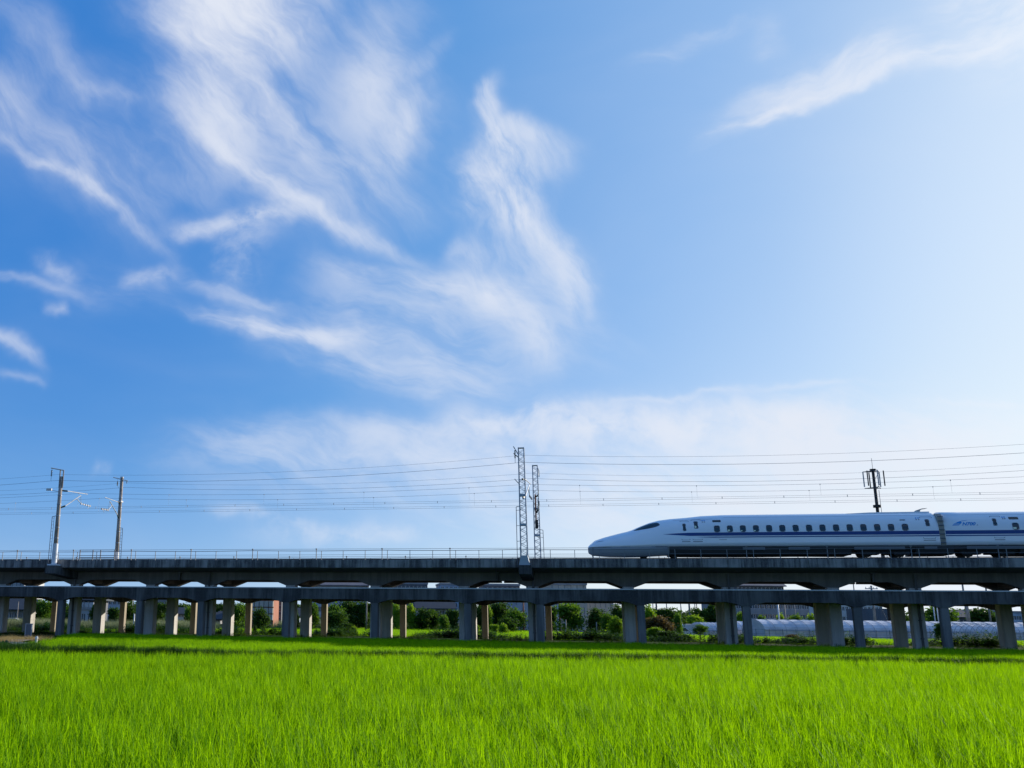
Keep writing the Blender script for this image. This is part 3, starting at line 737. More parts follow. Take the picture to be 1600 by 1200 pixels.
def lattice(label, s, w, ztop, wt_, wb, ladder, red):
    r = empty('lattice_mast', SW(s, w, zr(4.14)), -TH, label=label, cat='mast'); b0 = zr(4.14); H = zr(ztop) - b0; fz = .82
    MB().prism([(-.46, 0), (.46, 0), (wb/2, fz), (-wb/2, fz)], -.3, .3).build('foot_plate', M['galv'], r)
    def hw(z): return (wb + (wt_-wb)*min(1, (z-fz)/(H-fz)))/2
    for sx in (-1, 1):
        for sy in (-1, 1):
            MB().tube((sx*hw(fz), sy*hw(fz), fz), (sx*hw(H), sy*hw(H), H), .055, n=4).build('leg', M['galv'], r)
    br = MB(); z = fz; k = 0; st = .30
    while z < H - st:
        a, c = hw(z), hw(z+st); s_ = 1 if k % 2 else -1
        for sy in (-1, 1):
            br.tube((-s_*a, sy*a, z), (s_*c, sy*c, z+st), .017, n=4, caps=False); br.tube((sy*a, -s_*a, z), (sy*c, s_*c, z+st), .017, n=4, caps=False)
        z += st; k += 1
    z = fz + .15; k = 1
    while z < H - st:
        a, c = hw(z), hw(z+st); s_ = 1 if k % 2 else -1
        for sy in (-1, 1): br.tube((s_*a, sy*a, z), (-s_*c, sy*c, z+st), .014, n=4, caps=False)
        z += st*2; k += 0
    tag(br.build('bracing', M['galv'], r), kind='stuff')
    for zz in (H*.58, H*.33, H-.05):
        a = hw(zz)+.02; MB().box(-a, a, -a, a, zz, zz+.18 if zz < H-1 else zz+.04).build('gusset_plate', M['galv'], r)
    lx = ladder*(hw(2)+.32); ld = MB().tube((lx*1.0, 0, .0), (lx*.95, 0, 4.9 if ladder < 0 else 4.0), .028, n=6)
    zt = 4.9 if ladder < 0 else 4.0
    for zz in (.6, 2.0, 3.3, zt-.3): ld.tube((lx, 0, zz), (0, 0, zz+.05), .02, n=5)
    ld.tube((lx*.95, 0, zt), (0, 0, zt+.12), .025, n=6).build('ladder', M['rail'], r)
    if red:
        MB().tube((-.05, -.30, H*.45), (-.05, -.30, H*.72), .07, n=8).build('counterweight_rod', M['rust'], r)
        MB().tube((.0, -.36, H*.40), (.0, -.36, H*.48), .15, n=10).build('counterweight', M['under'], r)
    return r, H, b0
r, H, b0 = lattice('tall near lattice mast with pale blue flared foot, left of the two masts', -5.15, -.6, 14.12, .46, .56, -1, False)
MB().tube((-.2, -.1, H-.7), (-.62, -.5, H+.05), .04, n=6).tube((-.2, -.1, H-.9), (-.62, -.5, H-.55), .04, n=6).build('side_bracket', M['galv'], r)
x = insulator(MB(), (-.5, -.55, H-.3), (-.5, -.55, H-1.0), .075); x.tube((-.5,-.55,H-1.0), (-.5,-.6,zr(12.74)-b0), .02, n=5).build('hanging_insulator', M['insul'], r)
MB().tube((-.2, -.1, H-3.2), (-.6, -.4, H-2.75), .035, n=6).build('side_bracket', M['galv'], r)
cantilever(r, b0, 1, 11.45, 9.8, 4.4)
r, H, b0 = lattice('shorter far lattice mast carrying red and black counterweights, right of the two masts', -4.65, 12.0, 14.5, .46, .56, 1, True)
MB().tube((.2, .1, H-.1), (.35, .5, H-.5), .04, n=6).tube((.2, .1, H-1.2), (.32, .5, H-.7), .03, n=6).build('side_bracket', M['galv'], r)
insulator(MB(), (.34, .5, H-.5), (.34, .6, H-1.1), .06).build('hanging_insulator', M['insul'], r)
cantilever(r, b0, -1, 11.4, 9.8, 4.3)

# ------------------------------------------------------------------ wires
def sagpts(w, z_sup, sag, off=0.0, a=-137.0, per=44.0, n=5, zs=None):
    """wire supported at -137, -93, -49, -5, 39, 83 ... with a parabola in every span"""
    pts = []; sup = [a + per*i + off for i in range(n+1)]
    for i in range(n):
        z0 = zs[i] if zs else z_sup; z1 = zs[i+1] if zs else z_sup
        for k in range(16):
            t = k/16; pts.append((sup[i] + per*t, w, zr(z0 + (z1-z0)*t - 4*sag*t*(1-t))))
    pts.append((sup[n], w, zr(zs[n] if zs else z_sup)))
    return [p for p in pts if -122 < p[0] < 72]
def feeder(label, w, rad, zs, sag):
    r = MB(); o = sroot('overhead_wire', label=label, cat='wire')
    r.path(sagpts(w, 0, sag, zs=zs), rad, 5).build('cable', M['wire'], o)
feeder('highest thin wire strung past the tops of the two near poles', -1.15, .008, [12.7, 12.7, 12.72, 13.38, 13.5, 13.4], .62)
feeder('second wire from the top, darker, hung from the insulators of the near poles', -1.2, .013, [12.1, 12.1, 12.14, 12.76, 12.85, 12.8], .66)
feeder('thin wire strung past the tops of the two far poles', 12.9, .008, [13.75, 13.75, 13.8, 13.86, 13.7, 13.7], .62)
feeder('darker wire hung from the insulators of the two far poles', 12.9, .012, [13.3, 13.3, 13.3, 13.32, 13.15, 13.1], .63)
def catenary(label, w):
    o = sroot('overhead_line', label=label, cat='overhead line')
    m = MB().path(sagpts(w, 11.5, .46), .010, 5).build('messenger_wire', M['wire'], o)
    za, zc = (10.11, 9.95)
    MB().path([(s, w, zr(za)) for s in range(-120, 72, 8)], .008, 5).build('auxiliary_wire', M['wire'], o)
    MB().path([(s, w, zr(zc)) for s in range(-120, 72, 8)], .009, 5).build('contact_wire', M['wire'], o)
    s = -118.0; k = 0; me1 = me2 = None
    while s < 66:
        if k % 2 == 0:
            t = ((s + 137) % 44)/44; z1 = 11.5 - 4*.46*t*(1-t)
            MB().tube((s, w, zr(za)), (s, w, zr(z1)), .006, n=4).box(s-.03, s+.03, w-.03, w+.03, zr(z1)-.06, zr(z1)+.02).build('dropper', M['wire'], o)
        if me2 is None: q = MB().box(-.02, .02, w-.015, w+.015, zr(zc)-.01, zr(za)+.02).build('hanger_clip', M['wire'], o); me2 = q.data; q.location = (s+2, 0, 0)
        else: link('hanger_clip', me2, o, (s+2, 0, 0))
        s += 4.9; k += 1
catenary('catenary wires with droppers and contact wire over the near track', 3.6)
catenary('catenary wires with droppers and contact wire over the far track', 7.8)
# ------------------------------------------------------------------ the train
tr = sroot('bullet_train', label='white bullet train with long duckbill nose and blue stripes, on the viaduct', cat='train')
TC = 3.7; ZB = 5.82
PT = np.array([(0.05,5.84),(.12,5.98),(.26,6.13),(.67,6.47),(1.48,6.74),(2.63,7.04),(3.4,7.22),(3.8,7.34),(4.31,7.57),(5.28,7.95),(6.07,8.15),(7.02,8.27),(8.3,8.36),(9.57,8.49),(11.25,8.56),(60,8.56)])
PH = np.array([(0.05,.30),(.12,.62),(.26,.86),(.67,1.14),(1.48,1.38),(2.6,1.53),(4.3,1.63),(6.5,1.68),(60,1.68)])
PE = np.array([(0.05,1.9),(1.5,1.9),(3.4,1.75),(5.2,1.7),(7,2.1),(9.5,3.4),(11,4.2),(60,4.2)])
def hw(s): return float(np.interp(s, PH[:,0], PH[:,1]))
def ztop(s): return float(np.interp(s, PT[:,0], PT[:,1]))
def gsec(s, z):
    t = min(1, max(0, (z - ZB)/(ztop(s) - ZB))); e = float(np.interp(s, PE[:,0], PE[:,1]))
    return (1 - t**e)**(1/2.1)
def wside(s, z): return TC - hw(s)*gsec(s, z)
def shell(s_list, name, mat, parent, cap_end=True):
    V = []; K = 17
    for s in s_list:
        zt = ztop(s); half = []
        for i in range(K):
            a = (i/(K-1)); z = ZB + (zt-ZB)*math.sin(a*math.pi/2)**.9
            half.append((hw(s)*gsec(s, z), z))
        half[-1] = (0, zt)
        for x, z in half: V.append((s, TC - x, zr(z)))
        for x, z in half[-2::-1]: V.append((s, TC + x, zr(z)))
    n = 2*K-1; Fc = []
    for i in range(len(s_list)-1):
        for k in range(n-1): Fc.append((i*n+k, (i+1)*n+k, (i+1)*n+k+1, i*n+k+1))
        Fc.append((i*n+n-1, (i+1)*n+n-1, (i+1)*n, i*n))
    Fc.append(tuple(range(n))); Fc.append(tuple(range((len(s_list)-1)*n, len(s_list)*n)))
    m = MB(); m.v = V; m.f = Fc
    o = m.build(name, mat, parent, True); return o
s_nose = [0.05,.08,.12,.18,.26,.4,.67,1.0,1.48,2.0,2.63,3.1,3.4,3.6,3.8,4.05,4.31,4.8,5.28,5.7,6.07,6.5,7.02,7.6,8.3,9,9.57,10.3,11.25] + [13+2*i for i in range(8)] + [27.18]
body1 = shell(s_nose, 'car_body', M['train'], tr)
body2 = shell([27.62] + [29+3*i for i in range(8)] + [52.4], 'car_body', M['train'], tr)
body3 = shell([52.9, 60, 66, 72, 77.6], 'car_body', M['train'], tr)
# bevelled car ends look: dark corrugated gangway covers between the cars
for a in (27.18, 52.42):
    g = MB()
    for k in range(5):
        s = a + .02 + .085*k; g.prism([(TC + sgn*x, zr(z)) for sgn, lst in ((-1, [(1.55,5.75),(1.6,7.2),(1.5,8.0),(1.2,8.35),(0,8.42)]), (1, [(1.2,8.35),(1.5,8.0),(1.6,7.2),(1.55,5.75)])) for x, z in lst], s, s+.05, 'x')
    g.prism([(TC-1.45, zr(5.8)), (TC-1.5, zr(7.2)), (TC-1.1, zr(8.25)), (TC+1.1, zr(8.25)), (TC+1.5, zr(7.2)), (TC+1.45, zr(5.8))], a, a+.44, 'x')
    o = g.build('gangway_cover', M['rubber'], tr)
    for k in range(7):
        z = 6.0 + k*.34; MB().box(a+.03, a+.41, TC-1.635, TC-1.60, zr(z), zr(z+.07)).build('cover_slat', M['line'], o)
def strip(name, mat, parent, ss_, lo, hi, off=.006, nz=3):
    V = []; Fc = []
    for s in ss_:
        for k in range(nz+1):
            z = lo(s) + (hi(s)-lo(s))*k/nz; V.append((s, wside(s, z) - off, zr(z)))
    n = nz+1
    for i in range(len(ss_)-1):
        for k in range(nz): Fc.append((i*n+k, (i+1)*n+k, (i+1)*n+k+1, i*n+k+1))
    m = MB(); m.v = V; m.f = Fc; return m.build(name, mat, parent)
def ip(a): a = np.array(a); return lambda s: float(np.interp(s, a[:,0], a[:,1]))
strip('blue_stripe', M['blue'], body1, [6.3, 6.8, 7.4, 8.0, 8.4, 9, 9.57, 10.3, 11.25, 15, 20, 27.18], ip([(6.3,6.855),(8.4,6.695),(27,6.68)]), ip([(6.3,6.865),(7.6,6.94),(8.4,6.965),(27,6.975)]))
strip('thin_blue_stripe', M['blue'], body1, [9.0, 9.57, 10.3, 11.25, 15, 20, 27.18], ip([(9,6.60),(10,6.545),(27,6.53)]), ip([(9,6.605),(10,6.62),(27,6.615)]))
for b_, a, c in ((body2, 27.62, 52.4), (body3, 52.9, 77.6)):
    strip('blue_stripe', M['blue'], b_, [a, c], lambda s: 6.68, lambda s: 6.975)
    strip('thin_blue_stripe', M['blue'], b_, [a, c], lambda s: 6.53, lambda s: 6.615)
strip('sill_line', M['line'], body1, [.12, .26, .67, 1.48, 3, 6, 9, 12, 27.18], lambda s: 5.822, lambda s: 5.845, .01, 1)
for b_, a, c in ((body2, 27.62, 52.4), (body3, 52.9, 77.6)): strip('sill_line', M['line'], b_, [a, c], lambda s: 5.822, lambda s: 5.845, .01, 1)
def rr(s0, s1, z0, z1, r, n=4):
    P = []
    for cx, cz, a0 in ((s1-r, z1-r, 0), (s0+r, z1-r, 90), (s0+r, z0+r, 180), (s1-r, z0+r, 270)):
        for i in range(n+1):
            a = math.radians(a0 + 90*i/n); P.append((cx + r*math.cos(a), cz + r*math.sin(a)))
    return P
def plate(name, mat, parent, poly, o1, o2=-.04, rows=6):
    """a slab that follows the car side: cut into rows so that it curves with the skin"""
    z0, z1 = min(p[1] for p in poly), max(p[1] for p in poly); n = len(poly); R = []
    for k in range(rows+1):
        z = z0 + (z1-z0)*(k/rows if 0 < k < rows else (.004 if k == 0 else .996)); xs = []
        for i in range(n):
            a, c = poly[i], poly[(i+1) % n]
            if (a[1]-z)*(c[1]-z) <= 0 and a[1] != c[1]: xs.append(a[0] + (c[0]-a[0])*(z-a[1])/(c[1]-a[1]))
        R.append((min(xs), max(xs), z))
    m = MB(); m.v = [(x, wside(x, z)-o1, zr(z)) for a, c, z in R for x in (a, c)] + [(x, wside(x, z)-o2, zr(z)) for a, c, z in R for x in (a, c)]
    N2 = 2*(rows+1)
    for k in range(rows): q = 2*k; m.f += [(q, q+1, q+3, q+2), (q, q+2, N2+q+2, N2+q), (q+1, N2+q+1, N2+q+3, q+3)]
    m.f += [(0, N2, N2+1, 1), (N2-2, N2-1, 2*N2-1, 2*N2-2)]
    return m.build(name, mat, parent)
def ringplate(name, mat, parent, po, pi_, o1, o2):
    m = MB(); n = len(po)
    for P, o in ((po, o1), (pi_, o1), (pi_, o2), (po, o2)): m.v += [(s, wside(s, z) - o, zr(z)) for s, z in P]
    for r in range(4):
        q = (r+1) % 4
        for i in range(n): j = (i+1) % n; m.f.append((r*n+i, r*n+j, q*n+j, q*n+i))
    return m.build(name, mat, parent)
def window(s, parent, w=.42, z0=7.01, z1=7.53, r=.10):
    o = ringplate('window_frame', M['line'], parent, rr(s-w/2-.018, s+w/2+.018, z0-.018, z1+.018, r+.018), rr(s-w/2, s+w/2, z0, z1, r), .016, -.03)
    return o, plate('window', M['glass'], parent, rr(s-w/2, s+w/2, z0, z1, r), .004)
fo, wo = window(12.6268, body1)          # one is built, the rest are copies
S_w = [10.6 + 1.0136*i for i in range(15)]
S_w2 = [32.6 + 1.0136*i for i in range(18)]
for i, s in enumerate(S_w):
    if i == 2: continue
    link('window_frame', fo.data, body1, (s-12.6268, 0, 0)); link('window', wo.data, body1, (s-12.6268, 0, 0))
for s in S_w2: link('window_frame', fo.data, body2, (s-12.6268, 0, 0)); link('window', wo.data, body2, (s-12.6268, 0, 0))
for s in [54.6 + 1.0136*i for i in range(20)]: link('window_frame', fo.data, body3, (s-12.6268, 0, 0)); link('window', wo.data, body3, (s-12.6268, 0, 0))
# pale seat-back cloths seen low in some panes
for s in (11.58, 12.56, 13.58, 32.52):
    plate('seat_cover', M['cloth'], body1 if s < 27 else body2, rr(s-.15 + (.0 if s < 12 else .0), s+.02 if s < 30 else s+.12, 7.05, 7.2 if s < 12 or s > 30 else 7.14, .03), .006, -.01)
# doors: panel grooves, window, step
def door(sa, sb, z0=6.36, z1=8.1, win=None):
    o = ringplate('door', M['line'], tr, rr(sa-.015, sb+.015, z0-.015, z1+.015, .08), rr(sa+.012, sb-.012, z0+.012, z1-.012, .07), .004, -.02)
    if win: plate('door_window', M['glass'], o, rr(*win, .06), .005); ringplate('window_frame', M['line'], o, rr(win[0]-.03, win[1]+.03, win[2]-.03, win[3]+.03, .08), rr(*win, .06), .012, -.01)
    MB().box(sa, sb, wside(sb, 6.3)-.02, wside(sb, 6.3)+.1, zr(z0-.16), zr(z0-.11)).build('door_step', M['line'], o)
    return o
door(7.75, 8.42, z1=8.0, win=(7.93, 8.15, 7.15, 7.74))
door(8.64, 9.40, z1=8.08, win=(8.84, 9.13, 7.34, 7.92))
plate('seat_cover', M['cloth'], body1, rr(8.86, 9.0, 7.36, 7.55, .03), .008, -.01)
door(26.0, 26.88, win=(26.33, 26.58, 7.36, 7.87)); door(31.0, 31.72, win=(31.11, 31.34, 7.36, 7.88)); door(50.6, 51.4, win=(50.9, 51.15, 7.36, 7.87))
MB().box(10.7, 11.3, wside(11, 6.3)-.012, wside(11, 6.3)+.1, zr(6.36), zr(6.385)).build('grab_rail', M['line'], tr)
for s0, s1, z0, z1, p in ((10.31, 10.97, 7.84, 8.03, body1), (32.26, 32.94, 7.81, 8.02, body2), (24.5, 24.92, 7.82, 7.90, body1)):
    plate('destination_display', M['glass'], p, rr(s0, s1, z0, z1, .04), .006)
for s, p in ((9.52, body1), (9.68, body1), (25.72, body1), (25.9, body1), (31.86, body2), (32.0, body2)):
    plate('door_sign', M['logo'], p, rr(s-.05, s+.05, 7.96, 8.06, .02), .006); plate('door_sign', M['line'], p, rr(s-.05, s+.05, 7.84, 7.91, .02), .006)
# driver's side glass, headlight slit, nose hatch
ws = [(4.02,7.29),(4.35,7.45),(4.75,7.61),(5.2,7.77),(5.55,7.86),(5.85,7.88),(6.03,7.80),(6.05,7.72),(5.92,7.62),(5.6,7.51),(5.2,7.43),(4.8,7.37),(4.4,7.32)]
def facing(name, mat, parent, poly, o1, rows=6):
    """grid patch on the skin between the upper and lower edge of a closed outline"""
    a = np.array(poly); s0, s1 = a[:,0].min(), a[:,0].max(); V = []; Fc = []; n = rows+1
    k = int(np.argmax(a[:,0])); up = a[:k+1]; dn = np.vstack([a[k:], a[:1]])[::-1]
    ss2 = np.linspace(s0, s1, 28)
    for s in ss2:
        zu = np.interp(s, up[:,0], up[:,1]); zd = np.interp(s, dn[:,0], dn[:,1])
        for q in range(n):
            z = zd + (max(zu, zd+.002)-zd)*q/rows; z = min(z, ztop(s)-.015); V.append((s, wside(s, z)-o1, zr(z)+o1*.6))
    for i in range(len(ss2)-1):
        for q in range(rows): Fc.append((i*n+q, (i+1)*n+q, (i+1)*n+q+1, i*n+q+1))
    m = MB(); m.v = V; m.f = Fc; return m.build(name, mat, parent)
facing('cockpit_window_surround', M['line'], body1, [(3.9,7.22),(4.3,7.46),(4.75,7.655),(5.2,7.81),(5.6,7.91),(5.9,7.93),(6.1,7.82),(6.12,7.70),(5.95,7.58),(5.6,7.47),(5.2,7.39),(4.8,7.33),(4.3,7.26)], .008)
facing('cockpit_window', M['glass'], body1, ws, .014)
facing('headlight', M['line'], body1, [(.78,6.26),(.95,6.33),(1.2,6.365),(1.5,6.36),(1.2,6.335),(.95,6.295)], .01, 2)
strip('panel_seam', M['line'], body1, [7.2, 7.8, 8.4, 9.0, 9.57, 10.3], lambda s: 8.06 + .02*(s-7), lambda s: 8.07 + .02*(s-7), .006, 1)
strip('roof_seam', M['line'], body1, [11.25, 20, 27.18], lambda s: 8.245, lambda s: 8.255, .006, 1)
for b_, a, c in ((body2, 27.62, 52.4), (body3, 52.9, 77.6)): strip('roof_seam', M['line'], b_, [a, c], lambda s: 8.245, lambda s: 8.255, .006, 1)
# nose skirt, underfloor, bogies
def skirt_shell():
    V = []; ss2 = [.07,.12,.2,.3,.45,.7,1.2,1.8,2.6,3.6,4.6,5.6,6.7]; K = 7; n = 2*K-1
    zb_ = ip([(0.07,5.45),(.12,5.36),(.2,5.26),(.45,5.14),(.9,5.05),(1.8,4.99),(4.2,4.99),(6.7,5.12)])
    for s in ss2:
        half = []
        for i in range(K):
            t = i/(K-1); z = ZB-.001 - (ZB-zb_(s))*t; half.append((hw(s)*(1-.22*t**2.2)*1.003, z))
        for x, z in half: V.append((s, TC-x, zr(z)))
        for x, z in half[::-1][1:]: V.append((s, TC+x, zr(z)))
    Fc = []
    for i in range(len(ss2)-1):
        for k in range(n-1): Fc.append((i*n+k, (i+1)*n+k, (i+1)*n+k+1, i*n+k+1))
        Fc.append((i*n+n-1, (i+1)*n+n-1, (i+1)*n, i*n))
    Fc += [tuple(range(n)), tuple(range((len(ss2)-1)*n, len(ss2)*n))]
    m = MB(); m.v = V; m.f = Fc; return m.build('nose_skirt', M['train_grey'], tr, True)
skirt_shell()
def under(a, b_, z0, z1=5.819, inset=.12, mat='under'):
    return MB().prism([(TC-1.66+inset*.3, zr(z1)), (TC-1.60+inset, zr(z0+.08)), (TC-1.5+inset, zr(z0)), (TC+1.5-inset, zr(z0)), (TC+1.66-inset, zr(z1))], a, b_, 'x').build('underfloor_box', M[mat], tr)
segs = [(6.71, 20.7, 5.11), (20.71, 25.4, 5.42), (25.41, 28.1, 5.13), (28.11, 32.7, 5.42), (32.71, 47.5, 5.11), (47.51, 52.4, 5.42), (52.9, 77, 5.12)]
for a, b_, z in segs: under(a, b_, z)
for a, b_ in ((20.9, 24.6), (29.0, 33.4), (26.0, 26.9), (12.5, 14.2), (16.0, 17.6)):
    MB().box(a, b_, TC-1.66, TC-1.58, zr(5.52), zr(5.76)).build('skirt_panel', M['underpanel'], tr)
for s in (6.1, 22.9, 31.0):
    MB().tube((s-.5, TC-1.67, zr(5.83)), (s+.5, TC-1.67, zr(5.83)), .03, n=6).build('sill_bulge', M['line'], tr)
wh = None
def bogie(s1, s2):
    global wh
    m = MB()
    for w in (TC-1.2, TC+1.2): m.box(s1-.75, s2+.75, w-.1, w+.1, zr(5.33), zr(5.50)); m.box(s1-.25, s1+.25, w-.14, w+.14, zr(5.2), zr(5.52)).box(s2-.25, s2+.25, w-.14, w+.14, zr(5.2), zr(5.52))
    m.tube(((s1+s2)/2-.5, TC-1.3, zr(5.55)), ((s1+s2)/2+.5, TC-1.3, zr(5.55)), .07, n=8)
    m.box(s1+.5, s1+1.0, TC-.6, TC+.6, zr(5.18), zr(5.5)); m.box(s2-1.0, s2-.5, TC-.6, TC+.6, zr(5.18), zr(5.5))
    o = m.build('bogie', M['under'], tr)
    for s in (s1, s2):
        MB().tube((s, TC-.72, zr(5.38)), (s, TC+.72, zr(5.38)), .09, n=10).build('axle', M['wheel'], o)
        MB().box(s-.55, s+.55, TC-1.32, TC-1.16, zr(5.12), zr(5.36)).build('axle_box', M['under'], o)
        for w in (TC-.75, TC+.75): MB().tube((s, w-.065, zr(5.365)), (s, w+.065, zr(5.365)), .43, n=24).tube((s, w-.085, zr(5.365)), (s, w+.085, zr(5.365)), .2, n=12).build('wheel', M['wheel'], o, False)
bogie(4.71, 7.2); bogie(21.95, 24.4); bogie(29.3, 31.85); bogie(48.6, 51.1); bogie(54.3, 56.8)
# roof fittings
MB().prism([(25.9, zr(8.5)), (26.28, zr(8.78)), (26.55, zr(8.87)), (26.95, zr(8.90)), (26.95, zr(8.88)), (26.6, zr(8.84)), (26.42, zr(8.72)), (26.40, zr(8.5))], TC-.35, TC+.35).build('roof_fin', M['rubber'], tr)
MB().prism([(20.8, zr(8.50)), (22.6, zr(8.585)), (27.0, zr(8.60)), (27.0, zr(8.50))], TC-.55, TC+.55).build('roof_fairing', M['train'], tr)
# N700 mark: speed-lined wedge, arc, slanted letters, small grey A
def flat_on_side(name, poly, mat, parent): return plate(name, mat, parent, poly, .007, -.01)
lg = flat_on_side('logo_wedge', [(28.17,7.36),(28.24,7.43),(28.37,7.545),(28.60,7.60),(28.82,7.70),(28.93,7.60),(28.72,7.43),(28.66,7.36)], M['logo'], body2)
arc = [(28.42,7.56),(28.66,7.67),(28.95,7.755),(29.3,7.79),(29.62,7.785),(29.3,7.765),(28.97,7.725),(28.7,7.63)]
flat_on_side('logo_arc', arc, M['logo'], body2)
for k in range(4):
    z = 7.39 + k*.045; flat_on_side('logo_line', [(28.2+.06*k,z),(28.72,z),(28.73,z+.014),(28.215+.06*k,z+.014)], M['train'], body2)
def text_obj(name, txt, size, s, z, mat, parent, shear=.35, ex=.004, bold=.012, xs=1.0):
    cu = bpy.data.curves.new(name, 'FONT'); cu.body = txt; cu.size = size; cu.shear = shear; cu.extrude = ex; cu.offset = bold; cu.resolution_u = 3
    tmp = bpy.data.objects.new(name, cu); C.objects.link(tmp)
    dg = bpy.context.evaluated_depsgraph_get(); me = bpy.data.meshes.new_from_object(tmp.evaluated_get(dg)); bpy.data.objects.remove(tmp); bpy.data.curves.remove(cu)
    me.materials.clear(); me.materials.append(mat)
    V = np.array([v.co[:] for v in me.vertices])
    for v, c in zip(me.vertices, V):
        zz = z + c[1]; ss3 = s + c[0]*xs; v.co = (ss3, wside(ss3, zz) - .009 - c[2], zr(zz))
    me.update(); return link(name, me, parent)
text_obj('logo_lettering', 'N700', .36, 28.88, 7.37, M['logo'], body2, .4, xs=1.12)
text_obj('logo_letter', 'A', .16, 29.90, 7.34, M['logogrey'], body2, .3, bold=.006)
text_obj('car_number', '1', .10, 9.62, 7.70, M['line'], body1, 0, bold=.002) if False else None
# ------------------------------------------------------------------ things behind the viaduct
def crown_mesh(name, mat, lobes, nl, leaf, seed, cone=0.0):
    """leaf-sized faces filling several lobes of a unit crown (about 1 wide, 1 high, base at 0)"""
    r = np.random.default_rng(seed); cs = []
    for i in range(lobes):
        a = r.uniform(0, 6.28); z = r.uniform(.25, .85); rad = (.5 - .22)*r.uniform(.2, 1)*(1-cone*z)
        cs.append((math.cos(a)*rad, math.sin(a)*rad, z, r.uniform(.13, .26)*(1-cone*z*.6)))
    cs.append((0, 0, .5, .27)); cs.append((0, 0, .84, .18)); cs.append((.1, 0, .2, .3)); cs.append((-.15, .1, .2, .28))
    V = np.zeros((nl, 4, 3)); T = np.zeros(nl)
    k = r.integers(0, len(cs), nl); c = np.array(cs)[k]
    d = r.normal(size=(nl, 3)); d /= np.linalg.norm(d, axis=1)[:, None]
    rr_ = c[:, 3]*np.clip(r.normal(.86, .30, nl), .1, 1.6)
    ctr = c[:, :3] + d*rr_[:, None]*np.array([1, 1, .85]); ctr[:, 2] = np.clip(ctr[:, 2], .02, 1.12)
    a = r.normal(size=(nl, 3)); a /= np.linalg.norm(a, axis=1)[:, None]; b = np.cross(a, r.normal(size=(nl, 3))); b /= np.linalg.norm(b, axis=1)[:, None]
    L = leaf*r.uniform(.6, 1.4, nl)[:, None]
    V[:, 0] = ctr - a*L; V[:, 1] = ctr + b*L*.55; V[:, 2] = ctr + a*L; V[:, 3] = ctr - b*L*.55
    T = np.clip(r.uniform(0, 1, nl)*.6 + (k % 5)/5*.5, 0, 1)
    me = arr_mesh(name, V.reshape(-1, 3), np.arange(nl*4).reshape(-1, 4), mat)
    at_ = me.attributes.new('tint', 'FLOAT', 'POINT'); at_.data.foreach_set('value', np.repeat(T, 4).astype(np.float32))
    return me
LM = {'d': 'leaf_dark', 'm': 'leaf_mid', 'l': 'leaf_light', 'b': 'leaf_brown'}
crowns = {}
for k, mt in LM.items():
    crowns[k] = [crown_mesh('crown', M[mt], 13, 4000, .040, 700+i+ord(k), .0 if i < 2 else .5) for i in range(3)]
def trunk_mesh(seed):
    r = random.Random(seed); m = MB(); m.tube((0,0,0), (.02,.01,.55), .035, .02, 7)
    for i in range(5):
        a = r.uniform(0, 6.28); z = r.uniform(.2, .5); m.tube((.01, 0, z), (math.cos(a)*.3, math.sin(a)*.3, z+r.uniform(.2, .4)), .014, .006, 5)
    me = bpy.data.meshes.new('trunk'); me.from_pydata(m.v, [], m.f); me.materials.append(M['bark']); me.update(); return me
trunks = [trunk_mesh(i) for i in range(3)]
tn = [0]
def tree(x, yt, Y, wpx, kind, label, low=.05, group='trees and bushes behind the far rice field', name='tree', cat='tree', form=None, z0=0.0, yb=None):
    p = at(x, yt, Y); q = at(x + wpx, yt, Y); W = (q - p).length*1.5; H = p.z - z0; tn[0] += 1
    r = empty(name, (p.x, Y, z0), random.uniform(0, 6.28) if True else 0, label=label, cat=cat, group=group)
    f = random.randrange(2) if form is None else form; cm = crowns[kind][f]
    ch = H*(1-low); link('crown', cm, r, (0, 0, H*low), 0, (W, W*.9, ch/1.02))
    if name == 'tree': link('trunk', random.choice(trunks), r, (0, 0, 0), 0, (W, W, H))
    else: link('stem', trunks[0], r, (0, 0, 0), 0, (W*.7, W*.7, H))
    return r
